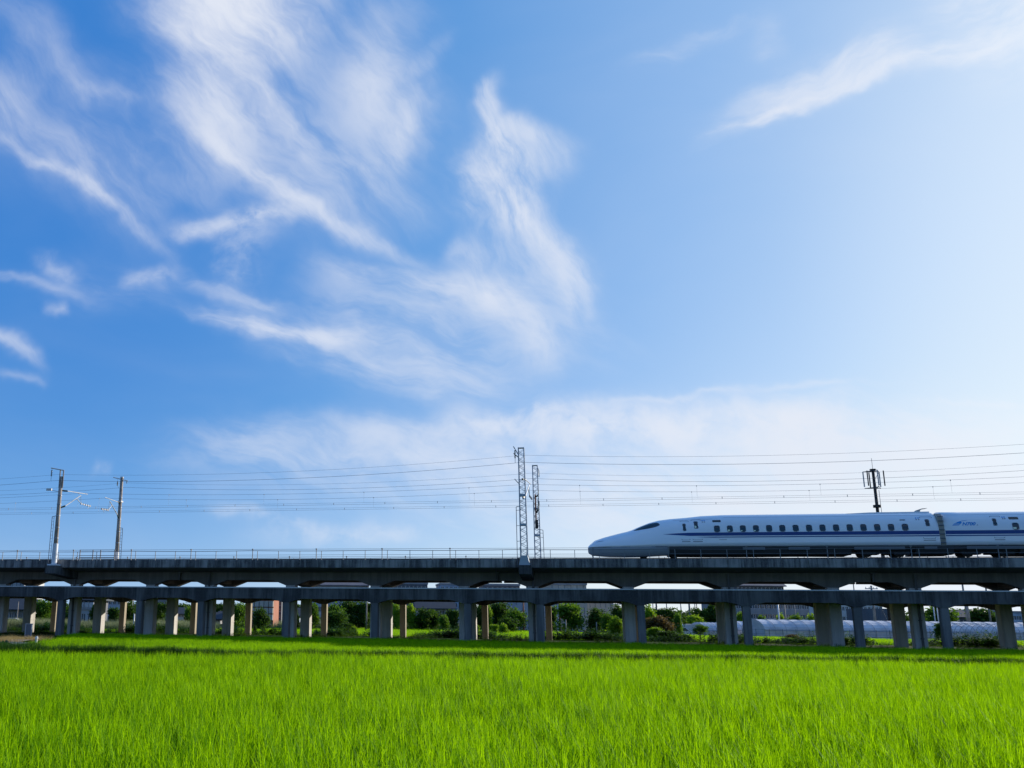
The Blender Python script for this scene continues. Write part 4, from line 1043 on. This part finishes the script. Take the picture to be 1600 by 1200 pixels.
T = [
 (68, 936, 125, 30, 'm', 'sunlit green tree at far left, seen between the first and second lit piers', 0),
 (86, 942, 127, 16, 'd', 'small dark tree touching the right side of the leftmost bright-topped tree', 0),
 (152, 944, 128, 20, 'd', 'dark tree hidden mostly behind the second sunlit pier from the left', 0),
 (205, 938, 122, 24, 'd', 'dark tree right of the grey house with balconies', 0),
 (179, 950, 140, 18, 'd', 'low dark hedge-like tree below the pale blue wall at far left', 0),
 (248, 942, 128, 26, 'd', 'round dark tree below the grey school-like block at left', 0),
 (296, 948, 126, 20, 'm', 'spindly light tree left of the open patch of sky with the pylon', 2),
 (374, 941, 132, 24, 'm', 'leafy green tree just left of the red-brown apartment house', 0),
 (408, 949, 128, 28, 'd', 'round dark tree in front of the red-brown apartment house', 0),
 (462, 950, 140, 14, 'd', 'narrow dark tree right of the red-brown apartment house', 0),
 (490, 941, 140, 22, 'm', 'bright leaved tree between a sunlit pier and a brown pier left of centre', 0),
 (522, 943, 138, 30, 'm', 'broad mid-green tree left of the tall thin pole left of centre', 0),
 (543, 939, 146, 34, 'd', 'tallest dark tree left of the tall thin pole left of centre', 0),
 (524, 955, 134, 38, 'd', 'low dark spreading bush-like tree at the foot of the broad mid-green tree', 0),
 (568, 941, 146, 26, 'd', 'dark tree just behind the tall thin pole left of centre', 0),
 (619, 942, 142, 18, 'l', 'pale green drooping tree close to the left side of a brown pier', 0),
 (642, 942, 142, 16, 'l', 'slender pale green tree left of the big-roofed house', 2),
 (660, 950, 143, 34, 'd', 'wide dark tree in front of the left half of the big-roofed house', 0),
 (676, 952, 144, 24, 'd', 'dark tree in front of the columns of the big-roofed house', 0),
 (694, 960, 138, 18, 'm', 'small rounded green tree below the right columns of the big-roofed house', 0),
 (707, 953, 142, 20, 'd', 'dark tree at the right end of the big-roofed house', 0),
 (750, 943, 145, 22, 'd', 'dark tree right of the thick blue pier near the masts', 0),
 (762, 944, 140, 16, 'l', 'light green tree behind the brown pier left of the masts', 2),
 (782, 942, 146, 34, 'd', 'tall dark tree before the pale grey factory wall', 0),
 (803, 950, 142, 30, 'm', 'mid-green tree sloping down to the right before the factory wall', 0),
 (790, 964, 130, 34, 'd', 'low dark bushy tree standing out into the rice below the factory wall', 0),
 (890, 941, 146, 42, 'm', 'large round-headed tree on a clear trunk right of the masts', 0),
 (862, 948, 150, 16, 'd', 'narrow dark tree beside the large round-headed tree, on its left', 0),
 (929, 949, 147, 30, 'd', 'dark rounded tree just right of the large round-headed tree', 0),
 (948, 958, 138, 22, 'm', 'grey-green tree between the dark rounded tree and a bright bush', 0),
 (962, 943, 150, 22, 'd', 'tall dark tree left of the wide pale blue pier right of the masts', 0),
 (983, 950, 150, 22, 'd', 'dark tree half hidden behind the wide pale blue pier', 0),
 (1012, 944, 120, 24, 'l', 'tall yellow-green tree against the dark narrow pier under the train nose', 2),
 (1042, 951, 125, 36, 'd', 'dark domed tree under the train nose, below the thin net poles', 0),
 (1032, 962, 108, 44, 'b', 'reddish-brown leaved tree in the clump under the train nose', 0),
 (1058, 958, 122, 16, 'm', 'upright light tree on the right side of the reddish-brown clump', 2),
 (1087, 949, 165, 30, 'd', 'dark domed tree behind the clipped round bush', 0),
 (1113, 943, 165, 28, 'd', 'dark pointed tree left of the leaning pier pair', 2),
 (1102, 952, 168, 24, 'd', 'dark tree filling the gap between the domed and the pointed tree', 0),
 (1467, 943, 170, 40, 'm', 'tall loose tree right of the paired blue piers at right', 0),
 (1530, 951, 175, 46, 'd', 'wide dark tree above the long greenhouse at right', 0),
 (1553, 958, 175, 34, 'm', 'sloping green tree on the right of the wide dark tree above the greenhouse', 0)]
for x, yt, Y, w, k, lab, form in T: tree(x, yt, Y, w, k, lab, form=form or None)
Bs = [
 (1086, 961, 140, 30, 'l', 'clipped round light bush left of the leaning pier pair'),
 (1158, 956, 150, 16, 'l', 'pale round bush between leaning pier pair and next dark pier'),
 (1190, 961, 150, 18, 'm', 'first round bush from the left above the long greenhouse'),
 (1219, 959, 150, 18, 'l', 'yellowish bush above the long greenhouse beside a pale leaning pole'),
 (1243, 960, 150, 26, 'm', 'dark green bush in the middle of the row above the long greenhouse'),
 (1267, 959, 150, 20, 'l', 'last light bush of the row above the long greenhouse, by the wide pier'),
 (1467, 972, 106, 26, 'd', 'dark shaggy bush in front of the long greenhouse at right'),
 (744, 976, 124, 10, 'l', 'small bright bush between the thick blue pier and a brown pier'),
 (773, 975, 122, 14, 'l', 'bright green bush left of the low dark bushy tree'),
 (786, 974, 121, 16, 'l', 'second bright green bush beside the low dark bushy tree'),
 (961, 963, 100, 26, 'l', 'bright spreading bush in the rice left of the wide pale blue pier'),
 (1022, 980, 99, 26, 'l', 'pale leafy bush at the foot of the reddish-brown clump'),
 (1045, 986, 97, 36, 'd', 'dark bush low in front of the reddish-brown clump'),
 (1070, 991, 96, 22, 'd', 'low dark bush right of the reddish-brown clump'),
 (1240, 991, 96, 22, 'b', 'rusty weedy bush at the foot of the dark pier below the train'),
 (1231, 996, 93, 18, 'l', 'yellow-green arching bush beside the rusty weedy bush'),
 (1321, 997, 86, 10, 'd', 'dark little bush at the right foot of the wide pale pier below the train'),
 (541, 974, 106, 18, 'd', 'dark upright thicket under the viaduct left of centre'),
 (553, 978, 105, 14, 'l', 'lighter upright thicket joined to the dark one under the viaduct'),
 (700, 987, 104, 30, 'd', 'low black-green thicket left of the thick blue pier near the masts'),
 (399, 977, 104, 7, 'd', 'thin pointed dark shrub under the viaduct below the red-brown apartment house'),
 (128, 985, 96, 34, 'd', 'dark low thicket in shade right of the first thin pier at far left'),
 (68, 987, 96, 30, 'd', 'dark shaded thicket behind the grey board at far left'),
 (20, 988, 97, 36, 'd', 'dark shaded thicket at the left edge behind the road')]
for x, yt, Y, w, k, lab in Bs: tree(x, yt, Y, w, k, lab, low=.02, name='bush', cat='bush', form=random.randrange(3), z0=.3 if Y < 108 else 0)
r = tree(1093, 976, 97, 24, 'm', 'small flat-topped tree standing alone under the train', low=.45, z0=.3, form=1)

def building(label, cat, x0, x1, yt, Y, mat, rows=3, cols=5, depth=12, roof=None, win=(.55, .5), yaw=0.0, parapet=True, sill=.3, balc=False, group=None, extra=None, wmat=None, name='building'):
    a = at(x0, yt, Y); b_ = at(x1, yt, Y); W = (b_ - a).x; H = (a.z + b_.z)/2; cx = (a.x+b_.x)/2
    r = empty(name, (cx, Y, 0), yaw, label=label, cat=cat)
    if group: r['group'] = group
    fh = H/rows; cw = W/cols; ww, wh_ = cw*win[0], fh*win[1]
    m = MB().box(-W/2+.01, W/2-.01, .30, depth, 0, H-.01)
    for i in range(rows+1):           # spandrels
        z0 = 0 if i == 0 else (i-1)*fh + fh*sill + wh_; z1 = (i*fh + fh*sill) if i < rows else H
        m.box(-W/2, W/2, 0, .299, z0, z1)
    for i in range(rows):
        z0 = i*fh + fh*sill; z1 = z0 + wh_
        for j in range(cols+1):
            x0_ = -W/2 if j == 0 else -W/2 + (j-1)*cw + (cw-ww)/2 + ww; x1_ = -W/2 + j*cw + (cw-ww)/2 if j < cols else W/2
            m.box(x0_, x1_, .004, .295, z0+.002, z1-.002)
    m.build('wall', M[mat], r)
    wme = None
    for i in range(rows):
        for j in range(cols):
            x = -W/2 + j*cw + cw/2; z = i*fh + fh*sill
            if wme is None:
                o = MB().box(-ww/2+.004, ww/2-.004, .16, .22, .004, wh_-.004).build('window', M['bglass'], r); wme = o.data; o.location = (x, 0, z)
                q = MB().box(-ww/2, ww/2, .10, .159, 0, .07).box(-ww/2, ww/2, .10, .159, wh_-.07, wh_).box(-.04, .04, .10, .158, .07, wh_-.07).build('frame', M[wmat or 'w_white'], o); fme = q.data
            else: o = link('window', wme, r, (x, 0, z)); link('frame', fme, o)
    if balc:
        bme = None
        for i in range(1, rows):
            for j in range(cols):
                x = -W/2 + j*cw + cw/2; z = i*fh
                if bme is None: o = MB().box(-cw*.44, cw*.44, -1.2, -.002, -.08, .08).box(-cw*.44, cw*.44, -1.2, -1.12, .081, 1.05).box(-cw*.44, -cw*.44+.08, -1.119, -.002, .081, 1.05).box(cw*.44-.08, cw*.44, -1.119, -.002, .081, 1.05).build('balcony', M[balc], r); bme = o.data; o.location = (x, 0, z)
                else: link('balcony', bme, r, (x, 0, z))
    if roof == 'gable':
        MB().prism([(-.9, H), (depth/2, H+depth*.22), (depth+.9, H), (depth+.9, H-.15), (-.9, H-.15)], -W/2-.8, W/2+.8, 'x').build('roof', M['roof_dark'], r)
    elif roof == 'pink':
        MB().prism([(-.8, H), (depth/2, H+2.2), (depth+.8, H), (depth+.8, H-.2), (-.8, H-.2)], -W/2-.5, W/2+.5, 'x').build('roof', M['roof_pink'], r)
    elif parapet:
        MB().box(-W/2-.15, W/2+.15, -.15, depth+.1, H, H+.45).build('roof', M['w_grey'], r)
    if extra: extra(r, W, H, depth)
    return r
def tank(r, W, H, d): MB().box(-W*.2, W*.05, 3, 6, H+.46, H+2.4).box(W*.2, W*.3, 3, 5, H+.46, H+1.6).build('roof_plant', M['w_grey'], r)
building('white apartment block with balconies at the left edge of the photo', 'apartment block', -14, 42, 905, 205, 'w_white', 5, 9, balc='w_grey', extra=tank)
building('low grey house wing with dark ground floor below the white apartment block', 'house', 8, 44, 952, 165, 'w_grey', 1, 5, depth=8, roof='gable')
building('bright white gable house at far left between two piers', 'house', 118, 128, 940, 190, 'w_white', 2, 2, depth=7)
building('dark grey house with balconies and a pale lower storey at far left', 'house', 127, 150, 937, 175, 'w_dark', 3, 3, depth=9, balc='w_metal', roof='gable')
building('small pale garage-like building below the dark grey house', 'shed', 126, 146, 953, 160, 'w_metal', 1, 2, depth=5)
building('mauve-grey block with blue panels left of the round dark tree', 'building', 162, 190, 936, 215, 'w_blue', 3, 4, roof='pink')
building('grey school-like block with rows of windows above the round dark tree', 'building', 236, 262, 937, 220, 'w_grey', 3, 5, extra=None)
building('red-brown tiled apartment house with pale balconies left of centre', 'apartment block', 384, 428, 937, 200, 'w_brick', 4, 6, balc='w_cream', depth=14)
building('dark slim block right of the red-brown apartment house', 'building', 430, 440, 940, 215, 'w_dark', 4, 2)
building('pale house far off behind the narrow dark tree', 'house', 452, 468, 962, 190, 'w_blue', 1, 2, depth=7, roof='gable')
building('long grey-roofed hall whose top shows between the two beam levels left of centre', 'hall', 484, 574, 914, 235, 'w_metal', 4, 8, roof='pink')
building('dark wide block with a window band showing between the beams, left of the bright gap', 'building', 612, 668, 913, 240, 'w_dark', 5, 9)
building('house with broad dark slate roof, white eaves and white columns', 'house', 655, 706, 950.5, 178, 'w_white', 1, 5, depth=14, win=(.72, .62), roof='gable')
building('grey block with a bright panel seen between the beams, left of the masts', 'building', 688, 722, 914, 236, 'w_blue', 5, 5)
building('mauve flat-roofed block whose roof edge shows left of the near mast', 'building', 758, 812, 915, 226, 'roof_pink', 5, 7)
building('pale grey windowless-looking factory wall with slit windows behind the dark trees left of the masts', 'factory', 786, 826, 925, 190, 'w_metal', 2, 3, win=(.12, .6))
building('cream factory block with dark roof plant right of the masts', 'factory', 838, 916, 914, 200, 'w_cream', 4, 8, win=(.16, .7), extra=tank)
building('tall narrow cream wing between the masts and the large round-headed tree', 'building', 855, 872, 938, 185, 'w_white', 4, 3)
building('low cream block beyond the dark rounded tree', 'factory', 918, 958, 940, 215, 'w_cream', 3, 5, win=(.2, .7))
building('small white shed with plants under the large round-headed tree', 'shed', 893, 912, 972, 152, 'w_white', 1, 2, depth=5)
building('white box-like shed left of the glass-sided greenhouse', 'shed', 1068, 1101, 975.5, 128, 'w_white', 1, 1, depth=8, win=(.02, .02), parapet=False)
building('big grey stadium-like block with dark window bands behind the bush row', 'building', 1146, 1278, 941, 215, 'w_grey', 3, 18, win=(.8, .45), depth=20)
building('dark-roofed tall block topping out between the beams above the bush row', 'building', 1150, 1224, 915, 245, 'w_dark', 5, 12, roof='pink')
building('white three-storey building with ribbon windows above the greenhouse', 'building', 1308, 1378, 944, 190, 'w_white', 3, 12, win=(.7, .42), extra=tank)
building('dark blue-grey box building right of the white three-storey building', 'building', 1376, 1400, 951, 170, 'w_dark', 1, 2, win=(.1, .1), parapet=False)
building('pale low building at the right edge with one long window band', 'building', 1580, 1640, 958, 230, 'w_blue', 2, 8, win=(.9, .4))
building('dark low house far off left of the wide dark tree at right', 'house', 1490, 1514, 964, 230, 'w_dark', 1, 4, roof='gable', depth=8)
building('tan block peeping out left of the wide dark tree at right', 'building', 1506, 1526, 957, 240, 'w_cream', 2, 3)
building('pale flats peeping over the wide dark tree at right', 'building', 1540, 1568, 955, 245, 'w_grey', 3, 4)
building('cluster house with pale wall in the open gap with the pylon', 'house', 330, 342, 967, 230, 'w_grey', 1, 3, roof='gable', depth=7)
building('second pale roofed house in the open gap with the pylon', 'house', 343, 352, 965, 240, 'w_white', 2, 2, roof='gable', depth=7)
building('small white house below the left pylon', 'house', 278, 288, 959, 240, 'w_white', 2, 2, roof='gable', depth=7)

# greenhouses
def greenhouse(label, x0, x1, yt, Y, width=6.0, film_=True, bays=16, yb=0):
    a = at(x0, yt, Y); b_ = at(x1, yt, Y); L = (b_-a).x; H = (a.z+b_.z)/2
    r = empty('greenhouse', ((a.x+b_.x)/2, Y, 0), -.02, label=label, cat='greenhouse'); eh = H*.52
    prof = [(0, .05), (0, eh)] + [(width/2 - width/2*math.cos(math.pi*i/10), eh + (H-eh)*math.sin(math.pi*i/10)) for i in range(1, 10)] + [(width, eh), (width, .05)]
    if film_:
        m = MB(); n = len(prof)
        xs = np.linspace(-L/2, L/2, bays*2+1)
        for i, x in enumerate(xs):
            dz = (0 if i % 2 == 0 else -.012)
            for k, (y, z) in enumerate(prof): m.v.append((x, y + (0 if 1 < k < n-2 else 0), z + (dz if 1 < k < n-2 else 0)))
        for i in range(len(xs)-1):
            for k in range(n-1): m.f.append((i*n+k, (i+1)*n+k, (i+1)*n+k+1, i*n+k+1))
        m.f.append(tuple(range(n))); m.f.append(tuple(range((len(xs)-1)*n, len(xs)*n))); m.build('plastic_cover', M['film'], r, False)
    hoop = MB()
    pp = [(0, y-.03 if y < width/2 else y+.03, z+.03) for y, z in prof]
    hoop.path(pp, .022, 5); me = None
    for i in range(bays+1):
        x = -L/2 + L*i/bays
        if me is None: o = hoop.build('hoop', M['galv'], r); me = o.data; o.location = (x, 0, 0)
        else: link('hoop', me, r, (x, 0, 0))
    for z in (eh, eh*.5, .25): MB().tube((-L/2, -.06, z), (L/2, -.06, z), .03, n=5).build('side_rail', M['galv'], r)
    return r
greenhouse('long arched plastic greenhouse running behind the piers at right', 1195, 1640, 970.5, 116, 7, bays=26)
greenhouse('older arched greenhouse behind the left end of the long one', 1150, 1262, 971.5, 126, 6, bays=12)
greenhouse('small glass-sided greenhouse right of the white box-like shed', 1101, 1150, 973, 127, 6, bays=8)
greenhouse('bare hoop frame of an uncovered greenhouse at right in front of the long one', 1514, 1592, 975, 109, 5, film_=False, bays=9)
# wire fence in front of the long greenhouse
f0, f1 = at(1160, 984, 113), at(1640, 984, 113)
fr = empty('wire_fence', (f0.x, 113, 0), label='low thin wire fence standing in front of the long greenhouse', cat='fence'); me = None; Lf = f1.x - f0.x
for i in range(24):
    x = Lf*i/23
    if me is None: o = MB().tube((0,0,0), (0,0,1.5), .03, n=5).build('fence_post', M['rail'], fr); me = o.data
    else: link('fence_post', me, fr, (x, 0, 0))
for z in (1.45, .95): MB().tube((0, 0, z), (Lf, 0, z), .02, n=4).build('fence_wire', M['rail'], fr)

# poles: utility, net, pylons, phone mast
def upole(x, yt, Y, label, rad=.14, arms=0, mat='pole', name='utility_pole', cat='utility pole', stay=None, group=None):
    p = at(x, yt, Y); r = empty(name, (p.x, Y, 0), random.uniform(-.4, .4), label=label, cat=cat); H = p.z
    if group: r['group'] = group
    MB().tube((0,0,0), (0,0,H), rad, rad*.7, 8).build('pole_shaft', M[mat], r, True)
    for k in range(arms):
        MB().box(-.9, .9, -.06, .06, H-.5-.7*k, H-.38-.7*k).build('cross_arm', M['galv'], r)
        q = MB()
        for dx in (-.8, -.3, .3, .8): q.tube((dx, 0, H-.38-.7*k), (dx, 0, H-.2-.7*k), .05, n=6)
        q.build('insulator', M['porc'], r)
    if stay: MB().tube((0, 0, H*.92), (stay, -.5, 0), .05, n=5).build('stay_wire', M['rail'], r)
    return r
for x, yt, Y, lab, rad, arms, mt, st in [
 (573, 925, 140, 'tall thin pale pole in front of the dark trees left of centre', .12, 1, 'pole', None),
 (884, 968, 140, 'short pale post on the right side of the large tree trunk', .10, 0, 'pole', None),
 (932, 972, 138, 'pale post below the dark rounded tree', .10, 0, 'pole', None),
 (817, 925, 180, 'dark pole at the right corner of the pale grey factory wall', .16, 2, 'rust', None),
 (873, 925, 178, 'dark pole between the cream wing and the large round-headed tree', .16, 1, 'rust', None),
 (1214, 930, 140, 'pale leaning-looking pole above the left end of the long greenhouse', .13, 1, 'pole_white', None),
 (1224, 932, 142, 'dark pole just right of the pale pole above the long greenhouse', .13, 1, 'pole', None),
 (1240, 935, 150, 'thin dark pole amid the bush row above the greenhouse', .1, 0, 'pole', None),
 (1273, 935, 150, 'pale pole at the left side of the wide pier below the train', .13, 1, 'pole_white', None),
 (1332, 900, 140, 'pole showing in the bright gap between the beams below the train', .10, 1, 'pole', None),
 (1361, 915, 140, 'stout dark pole with a slanting stay in front of the white three-storey building', .2, 2, 'pole', 2.6),
 (1456, 930, 160, 'thin pale pole within the tall loose tree at right', .1, 0, 'pole_white', None),
 (1462, 935, 160, 'second thin pale pole within the tall loose tree at right', .1, 0, 'pole_white', None),
 (1502, 900, 130, 'left pole of the dark pair right of the dark leaning pier', .16, 1, 'pole', None),
 (1508, 925, 128, 'right thicker pole of the dark pair right of the dark leaning pier', .20, 1, 'pole', None),
 (1538, 902, 170, 'dark pole rising behind the wide dark tree at right', .18, 1, 'pole', None),
 (1496, 955, 210, 'small far pole left of the dark pole pair', .12, 1, 'pole', None),
 (965, 940, 160, 'pole above the bright spreading bush left of the wide pale blue pier', .12, 1, 'pole', None),
 (210, 959, 112, 'short white post standing in the weeds at left', .10, 0, 'pole_white', None),
 (29, 940, 150, 'thin pole before the grey house wing at the left edge', .08, 0, 'pole', None)]:
    upole(x, yt, Y, lab, rad, arms, mt, stay=st)
for x, yt, lab in [(1020, 942, 'first'), (1025, 935, 'second, thicker'), (1041, 938, 'third'), (1063, 936, 'fourth'), (1076, 932, 'fifth and thickest'), (1085, 935, 'sixth'), (1088, 938, 'seventh')]:
    upole(x, yt, 205, lab + ' net pole from the left in the row under the train nose', .26 if 'thick' in lab else .14, 0, 'rail', name='net_pole', cat='pole', group='driving range net poles')
def pylon(x, yt, Y, label):
    p = at(x, yt, Y); H = p.z; r = empty('pylon', (p.x, Y, 0), .3, label=label, cat='pylon')
    for sx in (-1, 1):
        for sy in (-1, 1): MB().tube((sx*H*.08, sy*H*.08, 0), (sx*.25, sy*.25, H), .14, .09, 4).build('leg', M['galv'], r)
    m = MB(); n = 10
    for i in range(n):
        z0, z1 = H*i/n, H*(i+1)/n; a0_, a1_ = H*.08*(1-i/n)+.25*i/n, H*.08*(1-(i+1)/n)+.25*(i+1)/n
        for sy in (-1, 1): m.tube((-a0_, sy*a0_, z0), (a1_, sy*a1_, z1), .06, n=4); m.tube((sy*a0_, -a0_, z0), (sy*a1_, a1_, z1), .06, n=4)
    m.build('bracing', M['galv'], r)
    for k in (.97, .84, .71): MB().box(-H*.11, H*.11, -.12, .12, H*k, H*k+.25).build('cross_arm', M['galv'], r)
pylon(338, 946, 520, 'distant steel pylon in the open patch of sky left of centre')
pylon(281, 945, 560, 'distant steel pylon in the gap right of the grey school-like block')
pylon(342, 952, 760, 'smallest distant pylon just right of the clearest one')
# phone mast
r = empty('phone_mast', (71.6, 130, 0), .2, label='dark phone mast with panel antennas and lightning rod rising behind the train', cat='mast')
MB().tube((0,0,0), (0,0,22.9), .30, .18, 14).build('pole_shaft', M['under'], r, True)
MB().tube((0,0,22.9), (0,0,24.4), .03, n=6).build('lightning_rod', M['rail'], r)
MB().tube((.0,0,22.75), (0,0,22.9), .4, n=10).tube((0,0,17.6), (0,0,17.95), .5, n=10).build('collar', M['under'], r)
for zz in (22.6, 20.3):
    m = MB()
    for k in range(3):
        a = 2.0944*k + .25; m.tube((0,0,zz), (math.cos(a)*1.25, math.sin(a)*1.25, zz), .05, n=5)
        b2 = a + 2.0944; m.tube((math.cos(a)*1.25, math.sin(a)*1.25, zz), (math.cos(b2)*1.25, math.sin(b2)*1.25, zz), .035, n=5)
    m.build('antenna_frame', M['rail'], r)
for k in range(6):
    a = 1.0472*k + .25; cx, cy = math.cos(a)*1.25, math.sin(a)*1.25
    MB().box(cx-.055, cx+.055, cy-.055, cy+.055, 20.5, 22.6).build('panel_antenna', M['under'] if k % 2 else M['w_metal'], r)
MB().tube((.5, -.25, 0), (.42, -.2, 20), .035, n=5).build('cable_run', M['rail'], r)
for zz in (22.5, 21.0): MB().tube((0,0,zz-1.2), (1.2*math.cos(.25), 1.2*math.sin(.25), zz), .03, n=5).build('strut', M['rail'], r)

# small things at the far left
p = at(44, 997, 76)
r = empty('notice_board', (p.x, 76, .2), -.1, label='tall plain grey board standing at the roadside, left edge of the rice', cat='board')
MB().box(-.27, .27, -.05, .05, -.3, 1.36).build('panel', M['w_dark'], r); MB().box(-.31, .31, -.07, .07, 1.361, 1.42).build('cap', M['w_grey'], r)
for x in (-.24, .24): MB().box(x-.03, x+.03, -.09, -.051, -.3, 1.35).build('upright', M['galv'], r)
p = at(56.5, 1003, 63)
r = empty('marker_post', (p.x, 63, .45), 0, label='short white marker post at the corner of the rice field by the road', cat='post')
MB().tube((0,0,-.3), (0,0,.42), .09, .08, 10).build('post', M['w_white'], r); MB().tube((0,0,.42), (.03,0,.56), .12, .05, 10).build('cap', M['w_white'], r)
p = at(8, 1003, 62.5)
r = empty('rubble_heap', (p.x, 62.5, .5), 0, label='small black heap lying on the road at the left edge', cat='heap')
m = MB()
for k in range(9):
    a = random.uniform(0, 6.28); d = random.uniform(0, .35); m.tube((math.cos(a)*d*1.6, math.sin(a)*d, 0), (math.cos(a)*d*1.4, math.sin(a)*d*.8, random.uniform(.08, .26)), random.uniform(.12, .22), .04, 7)
m.build('clod', M['under'], r)
# far tree line and roofs that close the horizon
fw = [crown_mesh('crown', M['leaf_dark'], 8, 500, .06, 900+i) for i in range(3)]
P = np.stack([rng.uniform(-230, 420, 900), rng.uniform(285, 330, 900), np.zeros(900)], 1)
sc = np.stack([rng.uniform(8, 14, 900), rng.uniform(6, 9, 900), rng.uniform(3.0, 5.6, 900)], 1)
scatter('far_woods', fw, P, sc, rng.uniform(0, 6, 900), M['leaf_dark'])

def car(label, x, yb, Y, col, yaw, L=4.1):
    p = at(x, yb, Y); r = empty('parked_car', (p.x, Y, .0), yaw, label=label, cat='car')
    mt = pmat('car_paint', col, .3)
    MB().prism([(-L/2,.35),(-L/2,.85),(-L*.40,.95),(-L*.28,1.42),(L*.18,1.45),(L*.34,.98),(L*.48,.85),(L/2,.35)], -.8, .8).build('body', mt, r)
    for y in (-.81, .81): MB().prism([(-L*.36,.97),(-L*.26,1.36),(L*.16,1.38),(L*.29,.99)], y-.012, y+.012).build('side_window', M['bglass'], r)
    for a in (-L*.31, L*.31):
        for y in (-.74, .74): MB().tube((a, y-.11, .32), (a, y+.11, .32), .32, n=14).build('wheel', M['under'], r)
    for y in (-.6, .6): MB().box(L/2-.02, L/2+.02, y-.15, y+.15, .62, .76).build('headlight', M['w_white'], r)
    return r
car('white car parked before the grey house wing at the left edge', 19, 958, 152, (.75,.76,.78), .1)
car('light blue car beyond the reeds, left of the first brown pier', 74, 962, 140, (.35,.48,.58), -.2)
car('small white car by the reddish clump under the train', 1058, 974, 128, (.7,.72,.74), .15)
